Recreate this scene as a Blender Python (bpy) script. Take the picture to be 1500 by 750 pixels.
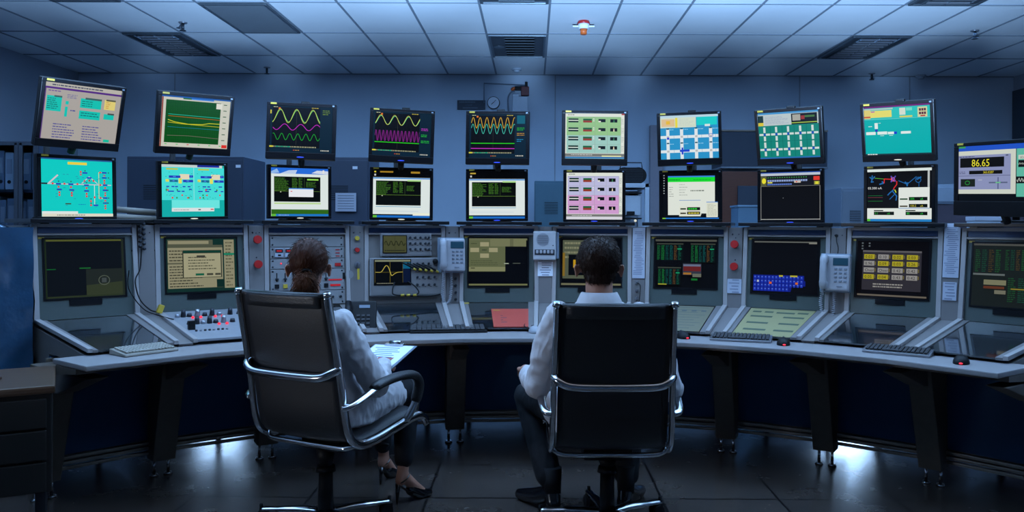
import bpy, bmesh, math, random
from math import sin, cos, tan, pi, radians, sqrt, atan2
from mathutils import Vector, Matrix, Euler, noise
for o in list(bpy.data.objects): bpy.data.objects.remove(o)
SC = bpy.context.scene
COL = SC.collection
RND = random.Random(7)

# ------------------------------------------------------------------ camera, world, lights
F = 1200.0                                            # focal length in pixels of a 1500 px wide frame
cam_d = bpy.data.cameras.new('camera'); cam = bpy.data.objects.new('camera', cam_d); COL.objects.link(cam)
cam_d.sensor_width = 36; cam_d.lens = F/1500*36; cam_d.shift_x = -.02; cam_d.shift_y = -.0297
cam_d.clip_start = .05
cam.matrix_world = Matrix.Translation((0, 0, 1.35)) @ Matrix.Rotation(pi/2, 4, 'X') @ Matrix.Rotation(.0045, 4, 'Z')
SC.camera = cam
SC.view_settings.view_transform = 'Standard'; SC.view_settings.look = 'None'
SC.view_settings.gamma = 1; SC.view_settings.exposure = 0; SC.view_settings.use_curve_mapping = False
W = bpy.data.worlds.new('world'); SC.world = W; W.use_nodes = True
W.node_tree.nodes['Background'].inputs[0].default_value = (.18, .38, 1, 1)
W.node_tree.nodes['Background'].inputs[1].default_value = .012

def lamp(name, kind, loc, target, energy, color, **kw):
    d = bpy.data.lights.new(name, kind); d.energy = energy; d.color = color
    for k, v in kw.items(): setattr(d, k, v)
    o = bpy.data.objects.new(name, d); COL.objects.link(o); o.location = loc
    o.rotation_euler = (Vector(target)-Vector(loc)).to_track_quat('-Z', 'Y').to_euler()
    return o
BLUE = (.34, .60, 1.0)
# floods near the photographer, thrown up at the ceiling
for az, en in ((-54, 7600), (-27, 5600), (0, 4600), (27, 6000), (54, 6400)):
    lamp('uplight', 'SPOT', (.25, 1.5, 1.05), (.25+sin(radians(az)), 1.5+cos(radians(az)), 1.05+tan(radians(31))), en, BLUE, spot_size=radians(42), spot_blend=.9, shadow_soft_size=.16)
# area light added overhead for unseen lights behind the consoles, washing the back wall
lamp('wall_light', 'AREA', (.1, 8.0, 3.21), (.1, 8.01, .9), 80, (.20, .47, 1), shape='RECTANGLE', size=9.0, size_y=.5)
# fill added above the operators to make the consoles less blue
lamp('fill_light', 'AREA', (0, 2.6, 3.15), (0, 4.6, .6), 4, (1, .92, .84), shape='RECTANGLE', size=3.4, size_y=.6)
lamp('key_light', 'SPOT', (-3.2, 1.9, .80), (-.95, 3.5, .98), 75, (.85, .90, 1), spot_size=radians(36), spot_blend=.8, shadow_soft_size=.10)
# lights behind the consoles, shining out under them on the floor
lamp('back_light', 'SPOT', (2.65, 6.9, .36), (1.95, 4.9, 0), 38, (.40, .64, 1), spot_size=radians(30), spot_blend=.8, shadow_soft_size=.20)
lamp('back_light', 'SPOT', (-2.7, 7.1, .36), (-1.85, 4.75, 0), 28, (.40, .64, 1), spot_size=radians(30), spot_blend=.8, shadow_soft_size=.20)

# ------------------------------------------------------------------ materials
def lin(c): return tuple((x/12.92 if x <= .04045 else ((x+.055)/1.055)**2.4) for x in c)
MATS = {}
def mat(name, col, rough=.5, metal=0, noise_amt=.06, scale=30, bump=0, spec=.5, coat=0, emit=None, bscale=None, stretch=None, sheen=0):
    if name in MATS: return MATS[name]
    m = bpy.data.materials.new(name); m.use_nodes = True; N = m.node_tree.nodes; L = m.node_tree.links
    b = N['Principled BSDF']; MATS[name] = m
    tc = N.new('ShaderNodeTexCoord'); n = N.new('ShaderNodeTexNoise'); n.inputs['Scale'].default_value = scale; n.inputs['Detail'].default_value = 4
    mp = N.new('ShaderNodeMapping'); L.new(tc.outputs['Object'], mp.inputs[0]); L.new(mp.outputs[0], n.inputs['Vector'])
    if stretch: mp.inputs['Scale'].default_value = stretch
    r = N.new('ShaderNodeMix'); r.data_type = 'RGBA'; c = Vector(col)
    r.inputs['A'].default_value = (*(c*(1-noise_amt)), 1); r.inputs['B'].default_value = (*(c*(1+noise_amt)), 1)
    L.new(n.outputs['Fac'], r.inputs['Factor']); L.new(r.outputs['Result'], b.inputs['Base Color'])
    b.inputs['Roughness'].default_value = rough; b.inputs['Metallic'].default_value = metal
    b.inputs['Specular IOR Level'].default_value = spec; b.inputs['Coat Weight'].default_value = coat; b.inputs['Coat Roughness'].default_value = .05
    if sheen: b.inputs['Sheen Weight'].default_value = sheen
    if bump:
        bp = N.new('ShaderNodeBump'); bp.inputs['Strength'].default_value = bump; bp.inputs['Distance'].default_value = .01
        if bscale:
            n2 = N.new('ShaderNodeTexNoise'); n2.inputs['Scale'].default_value = bscale; n2.inputs['Detail'].default_value = 5
            L.new(mp.outputs[0], n2.inputs['Vector']); L.new(n2.outputs['Fac'], bp.inputs['Height'])
        else: L.new(n.outputs['Fac'], bp.inputs['Height'])
        L.new(bp.outputs[0], b.inputs['Normal'])
    if emit:
        b.inputs['Emission Color'].default_value = (*emit[:3], 1); b.inputs['Emission Strength'].default_value = emit[3]
    return m
M = dict(
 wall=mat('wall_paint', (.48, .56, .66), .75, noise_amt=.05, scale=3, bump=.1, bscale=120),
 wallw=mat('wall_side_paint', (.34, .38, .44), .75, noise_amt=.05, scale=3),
 cabdark=mat('dark_blue_steel', (.035, .05, .085), .42, scale=8),
 cabgrey=mat('grey_blue_steel', (.16, .20, .26), .5, scale=8),
 teal=mat('teal_steel', (.06, .13, .17), .5),
 rackwhite=mat('white_rack', (.42, .48, .56), .5),
 brown=mat('brown_wood', (.13, .035, .015), .5, scale=12, stretch=(1, 1, 8), noise_amt=.3),
 board=mat('dark_board', (.04, .05, .07), .6),
 post=mat('light_post_metal', (.36, .33, .325), .38, noise_amt=.03),
 wedge=mat('light_grey_panel', (.175, .16, .158), .45, noise_amt=.05, scale=12),
 face=mat('grey_green_face', (.085, .104, .098), .25, noise_amt=.05, scale=6, coat=.25),
 facedk=mat('instrument_panel_grey', (.185, .168, .16), .4, noise_amt=.1, scale=9),
 rackp=mat('rack_panel_grey', (.24, .235, .24), .4, noise_amt=.05),
 stripe=mat('navy_stripe', (.015, .045, .13), .35),
 navy=mat('navy_lower_panel', (.018, .065, .15), .62, noise_amt=.2, scale=5, spec=.25),
 rail=mat('brushed_rail', (.30, .26, .22), .35, metal=.5),
 leg=mat('dark_bronze_leg', (.12, .098, .080), .5, noise_amt=.15),
 glassd=mat('dark_glass', (.012, .018, .024), .07, spec=.7, coat=1),
 black=mat('black_plastic', (.007, .0075, .009), .5, noise_amt=.1, spec=.2),
 blackg=mat('black_gloss_plastic', (.006, .006, .008), .3, noise_amt=.1, spec=.2),
 key=mat('dark_keys', (.022, .022, .026), .5),
 desk=mat('worktop_laminate', (.30, .28, .28), .35, noise_amt=.05, scale=14),
 beige=mat('beige_plastic', (.28, .25, .21), .5), beigek=mat('beige_keys', (.36, .33, .28), .5),
 phone=mat('phone_plastic', (.34, .34, .37), .4, noise_amt=.03), phonek=mat('phone_keys', (.16, .18, .22), .5),
 lcd=mat('phone_display', (.02, .06, .08), .2),
 chrome=mat('chrome', (.62, .63, .66), .13, metal=1, noise_amt=.03),
 cloth=mat('black_mesh_fabric', (.010, .011, .014), .40, noise_amt=.3, scale=300, bump=.2, bscale=400, spec=.5),
 leather=mat('black_leather', (.02, .021, .024), .38, bump=.2, bscale=160),
 red=mat('red_button', (.42, .012, .012), .35, noise_amt=.05), yellow=mat('yellow_plastic', (.50, .34, .03), .45, noise_amt=.05),
 paper=mat('white_paper', (.42, .44, .52), .7, noise_amt=.03), paperw=mat('bright_paper', (.75, .78, .85), .7, noise_amt=.03),
 redpaper=mat('red_sheet', (.50, .07, .05), .45, noise_amt=.06), yelpaper=mat('yellow_sheet', (.32, .28, .13), .45, noise_amt=.06),
 ink=mat('print_ink', (.05, .06, .09), .7), inkg=mat('green_print', (.06, .09, .06), .7),
 shirt=mat('white_coat_cotton', (.54, .52, .54), .8, noise_amt=.05, scale=60, bump=.25, bscale=26, spec=.2),
 trousers=mat('black_trousers', (.010, .011, .014), .75, noise_amt=.15, spec=.25),
 skin=mat('skin', (.46, .22, .15), .5, noise_amt=.06, scale=18, spec=.4),
 hairb=mat('dark_brown_hair', (.035, .017, .011), .5, noise_amt=.4, scale=60, stretch=(4, 4, 1), spec=.2),
 hairr=mat('reddish_brown_hair', (.050, .016, .008), .5, noise_amt=.45, scale=50, stretch=(4, 4, 1), spec=.15),
 shoe=mat('polished_shoe_leather', (.008, .008, .010), .14, coat=.8),
 white=mat('eye_white', (.7, .7, .7), .3), orange=mat('orange_plastic', (.65, .12, .02), .4),
 sprk=mat('dark_metal', (.03, .035, .045), .4, metal=.5), louv=mat('louvre_metal', (.10, .12, .14), .35, metal=.6),
 blueshine=mat('blue_film', (.02, .06, .12), .12, noise_amt=.35, scale=5, bump=1.0, bscale=7, coat=1),
 woodtop=mat('brown_top', (.075, .040, .022), .4, noise_amt=.25, scale=6, stretch=(1, 6, 1)),
 silver=mat('silver_metal', (.35, .36, .40), .3, metal=.8), tray=mat('black_tray', (.006, .007, .010), .3),
)
def glow(name, c, s):
    return mat(name, (c[0]*.2, c[1]*.2, c[2]*.2), .4, emit=(*c, s))
M['ledred'] = glow('red_led', (1, .03, .06), 1.2); M['ledblue'] = glow('blue_led', (.03, .08, 1), .9)
M['ledwhite'] = glow('white_led', (1, .95, .75), .7); M['ledgreen'] = glow('green_led', (.1, 1, .3), .8)
M['rim'] = glow('red_segment', (.9, .02, .03), .35)
def screen_mat(name, strength, rough=.35):
    m = bpy.data.materials.new(name); m.use_nodes = True; N = m.node_tree.nodes; L = m.node_tree.links
    b = N['Principled BSDF']; a = N.new('ShaderNodeAttribute'); a.attribute_name = 'Col'
    L.new(a.outputs['Color'], b.inputs['Emission Color']); b.inputs['Emission Strength'].default_value = strength
    b.inputs['Base Color'].default_value = (.004, .004, .005, 1); b.inputs['Roughness'].default_value = rough
    b.inputs['Specular IOR Level'].default_value = .05
    return m
M['lcdscreen'] = screen_mat('lcd_pixels', .92); M['crt'] = screen_mat('crt_pixels', .62, .2)

def grid_mat(name, c1, c2, line, px, x0, py, y0, wdt, rough, bump=.0, spec=.5, tilevar=0):
    m = bpy.data.materials.new(name); m.use_nodes = True; N = m.node_tree.nodes; L = m.node_tree.links; b = N['Principled BSDF']
    g = N.new('ShaderNodeNewGeometry'); s = N.new('ShaderNodeSeparateXYZ'); L.new(g.outputs['Position'], s.inputs[0])
    def mth(op, a, bb=None):
        n = N.new('ShaderNodeMath'); n.operation = op
        for i, v in enumerate((a, bb)):
            if v is None: continue
            if isinstance(v, (int, float)): n.inputs[i].default_value = v
            else: L.new(v, n.inputs[i])
        return n.outputs[0]
    def axis(o, p, z0):
        t = mth('DIVIDE', mth('SUBTRACT', o, z0), p)
        fr = mth('FRACT', mth('ADD', t, .5)); return mth('LESS_THAN', mth('ABSOLUTE', mth('SUBTRACT', fr, .5)), wdt/p/2), mth('FLOOR', t)
    ax, fx = axis(s.outputs[0], px, x0); ay, fy = axis(s.outputs[1], py, y0)
    msk = mth('MAXIMUM', ax, ay)
    cv = N.new('ShaderNodeCombineXYZ'); L.new(fx, cv.inputs[0]); L.new(fy, cv.inputs[1])
    wn = N.new('ShaderNodeTexWhiteNoise'); L.new(cv.outputs[0], wn.inputs[0])
    nz = N.new('ShaderNodeTexNoise'); nz.inputs['Scale'].default_value = 3.5; nz.inputs['Detail'].default_value = 8; nz.inputs['Roughness'].default_value = .65
    L.new(g.outputs['Position'], nz.inputs['Vector'])
    f = mth('ADD', mth('MULTIPLY', nz.outputs['Fac'], 1-tilevar), mth('MULTIPLY', wn.outputs[0], tilevar))
    mx = N.new('ShaderNodeMix'); mx.data_type = 'RGBA'; mx.inputs['A'].default_value = (*c1, 1); mx.inputs['B'].default_value = (*c2, 1); L.new(f, mx.inputs['Factor'])
    m2 = N.new('ShaderNodeMix'); m2.data_type = 'RGBA'; L.new(msk, m2.inputs['Factor']); L.new(mx.outputs['Result'], m2.inputs['A']); m2.inputs['B'].default_value = (*line, 1)
    L.new(m2.outputs['Result'], b.inputs['Base Color']); b.inputs['Specular IOR Level'].default_value = spec
    rr = mth('ADD', mth('MULTIPLY', nz.outputs['Fac'], .22), rough-.11); L.new(rr, b.inputs['Roughness'])
    if bump:
        bp = N.new('ShaderNodeBump'); bp.inputs['Strength'].default_value = bump; bp.inputs['Distance'].default_value = .004
        L.new(mth('SUBTRACT', mth('MULTIPLY', nz.outputs['Fac'], .6), msk), bp.inputs['Height']); L.new(bp.outputs[0], b.inputs['Normal'])
    return m
M['floor'] = grid_mat('dark_floor_tiles', (.038, .030, .027), (.115, .090, .076), (.012, .010, .010), .58, .645, .56, 4.055, .014, .25, .3, .45, .25)
M['ceil'] = grid_mat('ceiling_tiles', (.72, .75, .78), (.82, .84, .86), (.74, .76, .78), .6, -.46, 1.1, 10.25, .001, .8, 0, .2, .35)

# ------------------------------------------------------------------ mesh helpers
class MB:
    def __init__(s): s.bm = bmesh.new(); s.T = Matrix.Identity(4)
    def box(s, c, size, rot=None, bev=0, seg=2):
        t = bmesh.new(); bmesh.ops.create_cube(t, size=1); bmesh.ops.scale(t, vec=size, verts=t.verts)
        if bev: bmesh.ops.bevel(t, geom=t.edges[:], offset=min(bev, min(size)*.45), segments=seg, profile=.6, affect='EDGES')
        m = Matrix.Translation(c) @ (rot.to_matrix().to_4x4() if rot else Matrix.Identity(4))
        return s._add(t, m)
    def _add(s, t, m=Matrix.Identity(4)):
        bmesh.ops.transform(t, matrix=s.T @ m, verts=t.verts)
        vm = {}
        for v in t.verts: vm[v] = s.bm.verts.new(v.co)
        for f in t.faces:
            try: nf = s.bm.faces.new([vm[v] for v in f.verts]); nf.smooth = f.smooth
            except ValueError: pass
        t.free(); return s
    def cyl(s, a, b, r1, r2=None, seg=20, smooth=True):
        a = Vector(a); b = Vector(b); r2 = r1 if r2 is None else r2; d = b-a
        t = bmesh.new(); bmesh.ops.create_cone(t, cap_ends=True, segments=seg, radius1=r1, radius2=r2, depth=d.length)
        for f in t.faces: f.smooth = smooth and len(f.verts) == 4
        return s._add(t, Matrix.Translation((a+b)/2) @ d.to_track_quat('Z', 'Y').to_matrix().to_4x4())
    def ball(s, c, r, rot=None, seg=20):
        t = bmesh.new(); bmesh.ops.create_uvsphere(t, u_segments=seg, v_segments=seg//2+2, radius=1)
        if isinstance(r, (int, float)): r = (r, r, r)
        for f in t.faces: f.smooth = True
        m = Matrix.Translation(c) @ (rot if rot is not None else Matrix.Identity(4)) @ Matrix.Diagonal((*r, 1))
        return s._add(t, m)
    def hexa(s, p):                                     # eight corners: four of one face, four of the opposite
        v = [s.bm.verts.new(s.T @ Vector(q)) for q in p]
        for f in ((3, 2, 1, 0), (4, 5, 6, 7), (0, 1, 5, 4), (1, 2, 6, 5), (2, 3, 7, 6), (3, 0, 4, 7)): s.bm.faces.new([v[i] for i in f])
        return s
    def prism(s, A, B):                                 # two matching outlines
        a = [s.bm.verts.new(s.T @ Vector(q)) for q in A]; b = [s.bm.verts.new(s.T @ Vector(q)) for q in B]; n = len(a)
        s.bm.faces.new(a[::-1]); s.bm.faces.new(b)
        for i in range(n): s.bm.faces.new((a[i], a[(i+1) % n], b[(i+1) % n], b[i]))
        return s
    def tube(s, pts, r, seg=10, flat=1.0, up=(0, 0, 1), caps=True):   # r may be a list; flat squeezes the section along the binormal
        pts = [Vector(p) for p in pts]; n = len(pts); rr = r if isinstance(r, (list, tuple)) else [r]*n
        rings = []; ref = None
        for i, p in enumerate(pts):
            d = (pts[min(i+1, n-1)]-pts[max(i-1, 0)]).normalized()
            if ref is None:
                ref = Vector(up); ref = (ref-d*ref.dot(d))
                if ref.length < 1e-3: ref = Vector((1, 0, 0)); ref = ref-d*ref.dot(d)
            else: ref = ref-d*ref.dot(d)
            ref.normalize(); bi = d.cross(ref)
            rings.append([s.bm.verts.new(s.T @ (p+(ref*cos(2*pi*k/seg)*flat+bi*sin(2*pi*k/seg))*rr[i])) for k in range(seg)])
        for i in range(n-1):
            for k in range(seg):
                f = s.bm.faces.new((rings[i][k], rings[i][(k+1) % seg], rings[i+1][(k+1) % seg], rings[i+1][k])); f.smooth = True
        if caps: s.bm.faces.new(rings[0][::-1]); s.bm.faces.new(rings[-1])
        return s
    def bevel(s, w, seg=2):
        bmesh.ops.recalc_face_normals(s.bm, faces=s.bm.faces[:])
        bmesh.ops.bevel(s.bm, geom=s.bm.edges[:], offset=w, segments=seg, profile=.6, affect='EDGES', clamp_overlap=True); return s
    def build(s, name, m, parent=None, smooth=False):
        bmesh.ops.recalc_face_normals(s.bm, faces=s.bm.faces[:])
        me = bpy.data.meshes.new(name); s.bm.to_mesh(me); s.bm.free()
        o = bpy.data.objects.new(name, me); COL.objects.link(o); me.materials.append(m)
        if smooth:
            for p in me.polygons: p.use_smooth = True
        if parent: o.parent = parent
        return o
def tag(o, label=None, cat=None, group=None, kind=None):
    if label: o['label'] = label
    if cat: o['category'] = cat
    if group: o['group'] = group
    if kind: o['kind'] = kind
    return o
def thing(name, label, cat, loc=(0, 0, 0), rz=0, group=None, rot=None):
    o = bpy.data.objects.new(name, None); COL.objects.link(o); o.empty_display_size = .1
    o.location = loc; o.rotation_euler = rot if rot else (0, 0, rz)
    return tag(o, label, cat, group)
def struct(name, mb, m):
    return tag(mb.build(name, m), kind='structure')
def smooth_path(pts, k=6):
    P = [Vector(p) for p in pts]; out = []
    for i in range(len(P)-1):
        p0 = P[max(i-1, 0)]; p1 = P[i]; p2 = P[i+1]; p3 = P[min(i+2, len(P)-1)]
        for j in range(k):
            t = j/k; out.append(.5*((2*p1)+(p2-p0)*t+(2*p0-5*p1+4*p2-p3)*t*t+(3*p1-p0-3*p2+p3)*t*t*t))
    out.append(P[-1]); return out
def P(px, py, D):                                      # a point of the room seen at that pixel, D metres ahead
    dx = (px-780)/F; dy = (330.5-py)/F; r = .0045
    return Vector(((dx*cos(r)-dy*sin(r))*D, D, 1.35+(dx*sin(r)+dy*cos(r))*D))

# ------------------------------------------------------------------ screens (flat lit pixels as coloured faces)
class Scr:
    def __init__(s, w, h): s.w = w; s.h = h; s.f = []; s.k = 0
    def _p(s, x, y): return ((x-.5)*s.w, (.5-y)*s.h)
    def poly(s, pts, c): s.k += 1; s.f.append(([s._p(*p) for p in pts], lin([v/255 for v in c]), s.k)); return s
    def R(s, x0, y0, x1, y1, c): return s.poly([(x0, y1), (x1, y1), (x1, y0), (x0, y0)], c)
    def line(s, pts, t, c):                             # t is the thickness as a share of the height
        s.k += 1; cc = lin([v/255 for v in c]); q = [Vector(s._p(*p)) for p in pts]; t = t*s.h/2
        for a, b in zip(q, q[1:]):
            d = (b-a)
            if d.length < 1e-6: continue
            d.normalize(); n = Vector((-d.y, d.x))*t; e = d*t*.5
            s.f.append(([tuple(a-e-n), tuple(b+e-n), tuple(b+e+n), tuple(a-e+n)], cc, s.k))
        return s
    def wave(s, x0, x1, yc, amp, per, ph, t, c, n=90):
        return s.line([(x0+(x1-x0)*i/n, yc-amp*sin(2*pi*per*i/n+ph)) for i in range(n+1)], t, c)
    def dash(s, x0, y0, x1, y1, rows, c, seed=1, fill=.5, fillw=1.0):   # lines of writing too small to read
        r = random.Random(seed); hh = (y1-y0)/rows
        for i in range(rows):
            x = x0; y = y0+i*hh; end = x0+(x1-x0)*(fillw if fillw < 1 and r.random() < .5 else r.uniform(.55, 1))
            while x < end:
                w = r.uniform(.012, .05); s.R(x, y+hh*(.5-fill/2), min(x+w, x1), y+hh*(.5+fill/2), c); x += w+.008
        return s
    def text(s, x, y, h, txt, c, wf=1.0):               # y is the base line, h the letter height
        s.k += 1; cc = lin([v/255 for v in c])
        cu = bpy.data.curves.new('t', 'FONT'); cu.body = txt; cu.size = 1; cu.resolution_u = 2
        ob = bpy.data.objects.new('t', cu); COL.objects.link(ob); dg = bpy.context.evaluated_depsgraph_get()
        me = bpy.data.meshes.new_from_object(ob.evaluated_get(dg)); k = h*s.h/.7; X, Y = s._p(x, y)
        for p in me.polygons:
            s.f.append(([(X+me.vertices[i].co.x*k*wf, Y+me.vertices[i].co.y*k) for i in p.vertices], cc, s.k))
        bpy.data.objects.remove(ob); bpy.data.curves.remove(cu); bpy.data.meshes.remove(me); return s
    def build(s, name, m, parent, xf):                   # xf(x, z, lift) gives the place in the parent's space
        vs = []; fs = []; cs = []
        for pts, c, k in s.f:
            b = len(vs)
            for (x, z) in pts: vs.append(xf(x, z, .0004+k*.000035))
            fs.append(tuple(range(b, b+len(pts)))); cs.append(c)
        me = bpy.data.meshes.new(name); me.from_pydata(vs, [], fs); me.materials.append(m)
        at = me.color_attributes.new('Col', 'FLOAT_COLOR', 'CORNER')
        for p in me.polygons:
            for li in p.loop_indices: at.data[li].color = (*cs[p.index], 1)
        o = bpy.data.objects.new(name, me); COL.objects.link(o); o.parent = parent; return o

# ------------------------------------------------------------------ the room
CZ = 3.236; WY = 10.25; XL = -5.69; XR = 6.01
struct('floor', MB().box((.15, 3.6, -.05), (12.4, 14, .1)), M['floor'])
struct('ceiling', MB().box((.15, 3.6, CZ+.05), (12.4, 14, .1)), M['ceil'])
struct('wall_back', MB().box((.15, WY+.05, CZ/2), (12.4, .1, CZ)), M['wall'])
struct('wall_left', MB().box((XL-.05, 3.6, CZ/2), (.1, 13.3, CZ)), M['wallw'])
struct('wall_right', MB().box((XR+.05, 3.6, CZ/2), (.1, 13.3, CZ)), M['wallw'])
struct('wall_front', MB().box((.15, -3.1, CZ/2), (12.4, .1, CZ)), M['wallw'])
mb = MB()
gridm = mat('ceiling_bar_shade', (.20, .23, .27), .5)  # pale bars darkened to imitate the shadow in the tile recesses
for k in range(-9, 12):
    x = -.46+.6*k
    if XL < x < XR: mb.box((x, 3.6, CZ-.003), (.020, 13.3, .008))
for k in range(0, 12):
    mb.box((.16, WY-.02-1.1*k, CZ-.0035), (11.68, .020, .008))
struct('trim_1', mb, gridm)
mb = MB()
for px in (256, 813, 1171, 1332):
    x = P(px, 200, WY).x; mb.box((x, WY-.003, CZ/2), (.012, .008, CZ-.01))
struct('trim_2', mb, mat('wall_joint_strip', (.30, .33, .38), .6))
struct('trim_3', MB().box((.15, WY-.012, .06), (11.6, .02, .12)), M['board'])
x = P(960, 240, WY).x
struct('wall_pier', MB().box((x, WY-.06, 1.3), (.16, .12, 2.6), bev=.005), mat('pier_paint', (.30, .27, .30), .6))

def louvre(kx, ky, label, kind):
    cx = -.46+.6*kx+.3; cy = WY-.02-1.1*ky-.55; o = thing('ceiling_grille', label, 'vent', (cx, cy, CZ), 0, None)
    mb = MB()
    for sx in (-1, 1): mb.box((sx*.275, 0, -.014), (.025, 1.04, .018), bev=.003)
    for sy in (-1, 1): mb.box((0, sy*.51, -.014), (.55, .025, .018), bev=.003)
    mb.build('frame', M['louv'], o)
    if kind == 'flat':
        MB().box((0, 0, -.011), (.53, 1.0, .008)).build('panel', mat('grey_diffuser', (.17, .19, .21), .55), o); return
    MB().box((0, 0, -.009), (.53, 1.0, .004)).build('backing', mat('vent_backing', (.22, .25, .28) if kind == 'vent' else (.03, .035, .045), .5), o)
    if kind == 'vent':
        MB().box((.02, 0, -.013), (.30, .98, .004)).build('opening', M['black'], o)
        for i in range(8): MB().box((.02, -.43+i*.122, -.017), (.30, .035, .006), Euler((.5, 0, 0))).build('slat', M['louv'], o)
        MB().cyl((-.2, 0, -.012), (-.2, 0, -.02), .055).build('dial', M['louv'], o)
    else:
        for i in range(9): MB().box((0, -.42+i*.105, -.019), (.36, .022, .018), Euler((.6, 0, 0)), bev=.002).build('slat', M['silver'], o)
        for sx in (-.19, 0, .19): MB().box((sx, 0, -.017), (.008, .96, .02)).build('divider', M['louv'], o)
louvre(-4, 2, 'plain dark grey ceiling panel between white tiles, left of centre', 'flat')
louvre(-6, 1, 'louvred ceiling light above the upper monitor with the purple title bar, left side', 'lamp')
louvre(0, 1, 'ceiling air vent with dark square slats nearest the wall clock', 'vent')
louvre(0, 3, 'ceiling air vent cut off by the top edge at the middle', 'vent')
louvre(-6, 3, 'louvred ceiling light at the top left corner of the photo', 'lamp')
louvre(6, 1, 'louvred ceiling light on the right, the one nearer the back wall', 'lamp')
louvre(6, 3, 'louvred ceiling light cut off by the top edge on the right', 'lamp')
def sprinkler(px, py, label):
    D = F*(CZ-1.35)/(331-py+(px-780)*.0045); p = P(px, py, D); p.z = CZ
    o = thing('sprinkler_head', label, 'sprinkler', p)
    MB().cyl((0, 0, -.002), (0, 0, -.012), .04, .035).build('escutcheon', M['silver'], o)
    MB().cyl((0, 0, -.01), (0, 0, -.075), .013, .012).cyl((0, 0, -.075), (0, 0, -.082), .028, .030).build('nozzle', M['sprk'], o)
sprinkler(268, 33, 'small dark sprinkler above the green graph monitor')
sprinkler(391, 99, 'small dark sprinkler near the back wall, above the three-wave screen')
sprinkler(1428, 45, 'small dark sprinkler at the upper right of the ceiling')
sprinkler(1277, 108, 'small dark sprinkler near the back wall above the right monitors')
D = F*(CZ-1.35)/(331-31); p = P(855, 31, D); o = thing('smoke_detector', 'white ceiling detector with red band and orange tip, right of centre', 'detector', (p.x, p.y, CZ))
MB().cyl((0, 0, 0), (0, 0, -.03), .05, .06).build('base', M['red'], o)
MB().cyl((0, 0, -.03), (0, 0, -.075), .055, .045).box((0, 0, -.05), (.20, .015, .012)).build('body', M['paperw'], o)
MB().cyl((0, 0, -.075), (0, 0, -.125), .036, .028).build('tip', M['orange'], o)
for px, py, lb in ((757, 101, 'faint round ceiling detector close to the back wall above the clock'), (1349, 111, 'faint round ceiling detector near the back wall on the right')):
    D = F*(CZ-1.35)/(331-py+(px-780)*.0045); p = P(px, py, D); o = thing('ceiling_detector', lb, 'detector', (p.x, p.y, CZ))
    MB().cyl((0, 0, 0), (0, 0, -.02), .06).build('base', M['rackwhite'], o); MB().cyl((0, 0, -.02), (0, 0, -.045), .045, .03).build('cap', M['rackwhite'], o)

# ------------------------------------------------------------------ things on and along the back wall
p = P(723, 151, WY); o = thing('wall_clock', 'round white-faced clock on the back wall above the sine wave screen', 'clock', (p.x, WY, p.z))
MB().cyl((0, -.001, 0), (0, -.035, 0), .080, .078, 32).build('rim', M['sprk'], o)
MB().cyl((0, -.035, 0), (0, -.038, 0), .070, .070, 32).build('dial', M['paperw'], o)
MB().box((-.010, -.041, -.008), (.045, .003, .007), Euler((0, -.7, 0))).build('hand', M['black'], o)
MB().box((.012, -.043, .012), (.055, .003, .005), Euler((0, -.8, 0))).build('hand', M['black'], o)
a = P(670, 147, WY); b = P(711, 161, WY); cx = (a.x+b.x)/2; cz = (a.z+b.z)/2
o = thing('wall_sign', 'dark rectangular sign plate with faint lettering, left of the clock', 'sign', (cx, WY, cz))
MB().box((0, -.012, 0), (b.x-a.x, .02, a.z-b.z), bev=.003).build('plate', M['board'], o)
s = Scr(b.x-a.x, a.z-b.z); s.dash(.08, .10, .92, .32, 1, (66, 78, 92), 3, .7); s.dash(.2, .72, .8, .92, 1, (60, 74, 90), 5, .7); s.text(.30, .62, .17, 'LTEMP', (78, 92, 108))
mb = MB()
for pts, c, k in s.f:
    vs = [mb.bm.verts.new((x, -.0225, z)) for x, z in pts]
    try: mb.bm.faces.new(vs)
    except ValueError: pass
mb.build('lettering', mat('faded_letters', (.12, .15, .18), .6), o)
o = thing('wall_conduit', 'thin cable run framing a rectangle on the wall above the clock', 'cable', P(742, 140, WY))
mb = MB(); w0 = Vector(o.location)
mb.tube([P(709, 151, WY-.02)-w0, P(709, 122, WY-.02)-w0, P(770, 125, WY-.02)-w0], .008); mb.build('cable', M['cabgrey'], o)
mb = MB(); mb.tube([v-w0 for v in smooth_path([P(745, 164, WY-.03), P(744, 145, WY-.03), P(748, 136, WY-.03), P(754, 133.5, WY-.03)])], .009); mb.build('hose', M['cabgrey'], o)
a = P(762, 170, WY-.06); o = thing('wall_unit', 'pale box with a red and black horn fitting on top, right of the clock', 'alarm', (a.x, WY, a.z))
MB().box((0, -.08, .08), (.19, .15, .30), bev=.01).box((-.055, -.09, .24), (.08, .12, .04), bev=.005).build('box', M['rackwhite'], o)
MB().box((.06, -.1, .30), (.10, .09, .11), bev=.01).build('horn_red', mat('dark_red', (.12, .02, .02), .5), o)
MB().box((0, -.1, .335), (.14, .05, .05), bev=.01).box((.075, -.1, .38), (.035, .04, .07), bev=.005).build('horn', M['black'], o)
MB().ball((-.085, -.1, .33), (.035, .03, .022), Matrix.Rotation(-.5, 4, 'Y')).build('nozzle', M['orange'], o)

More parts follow.
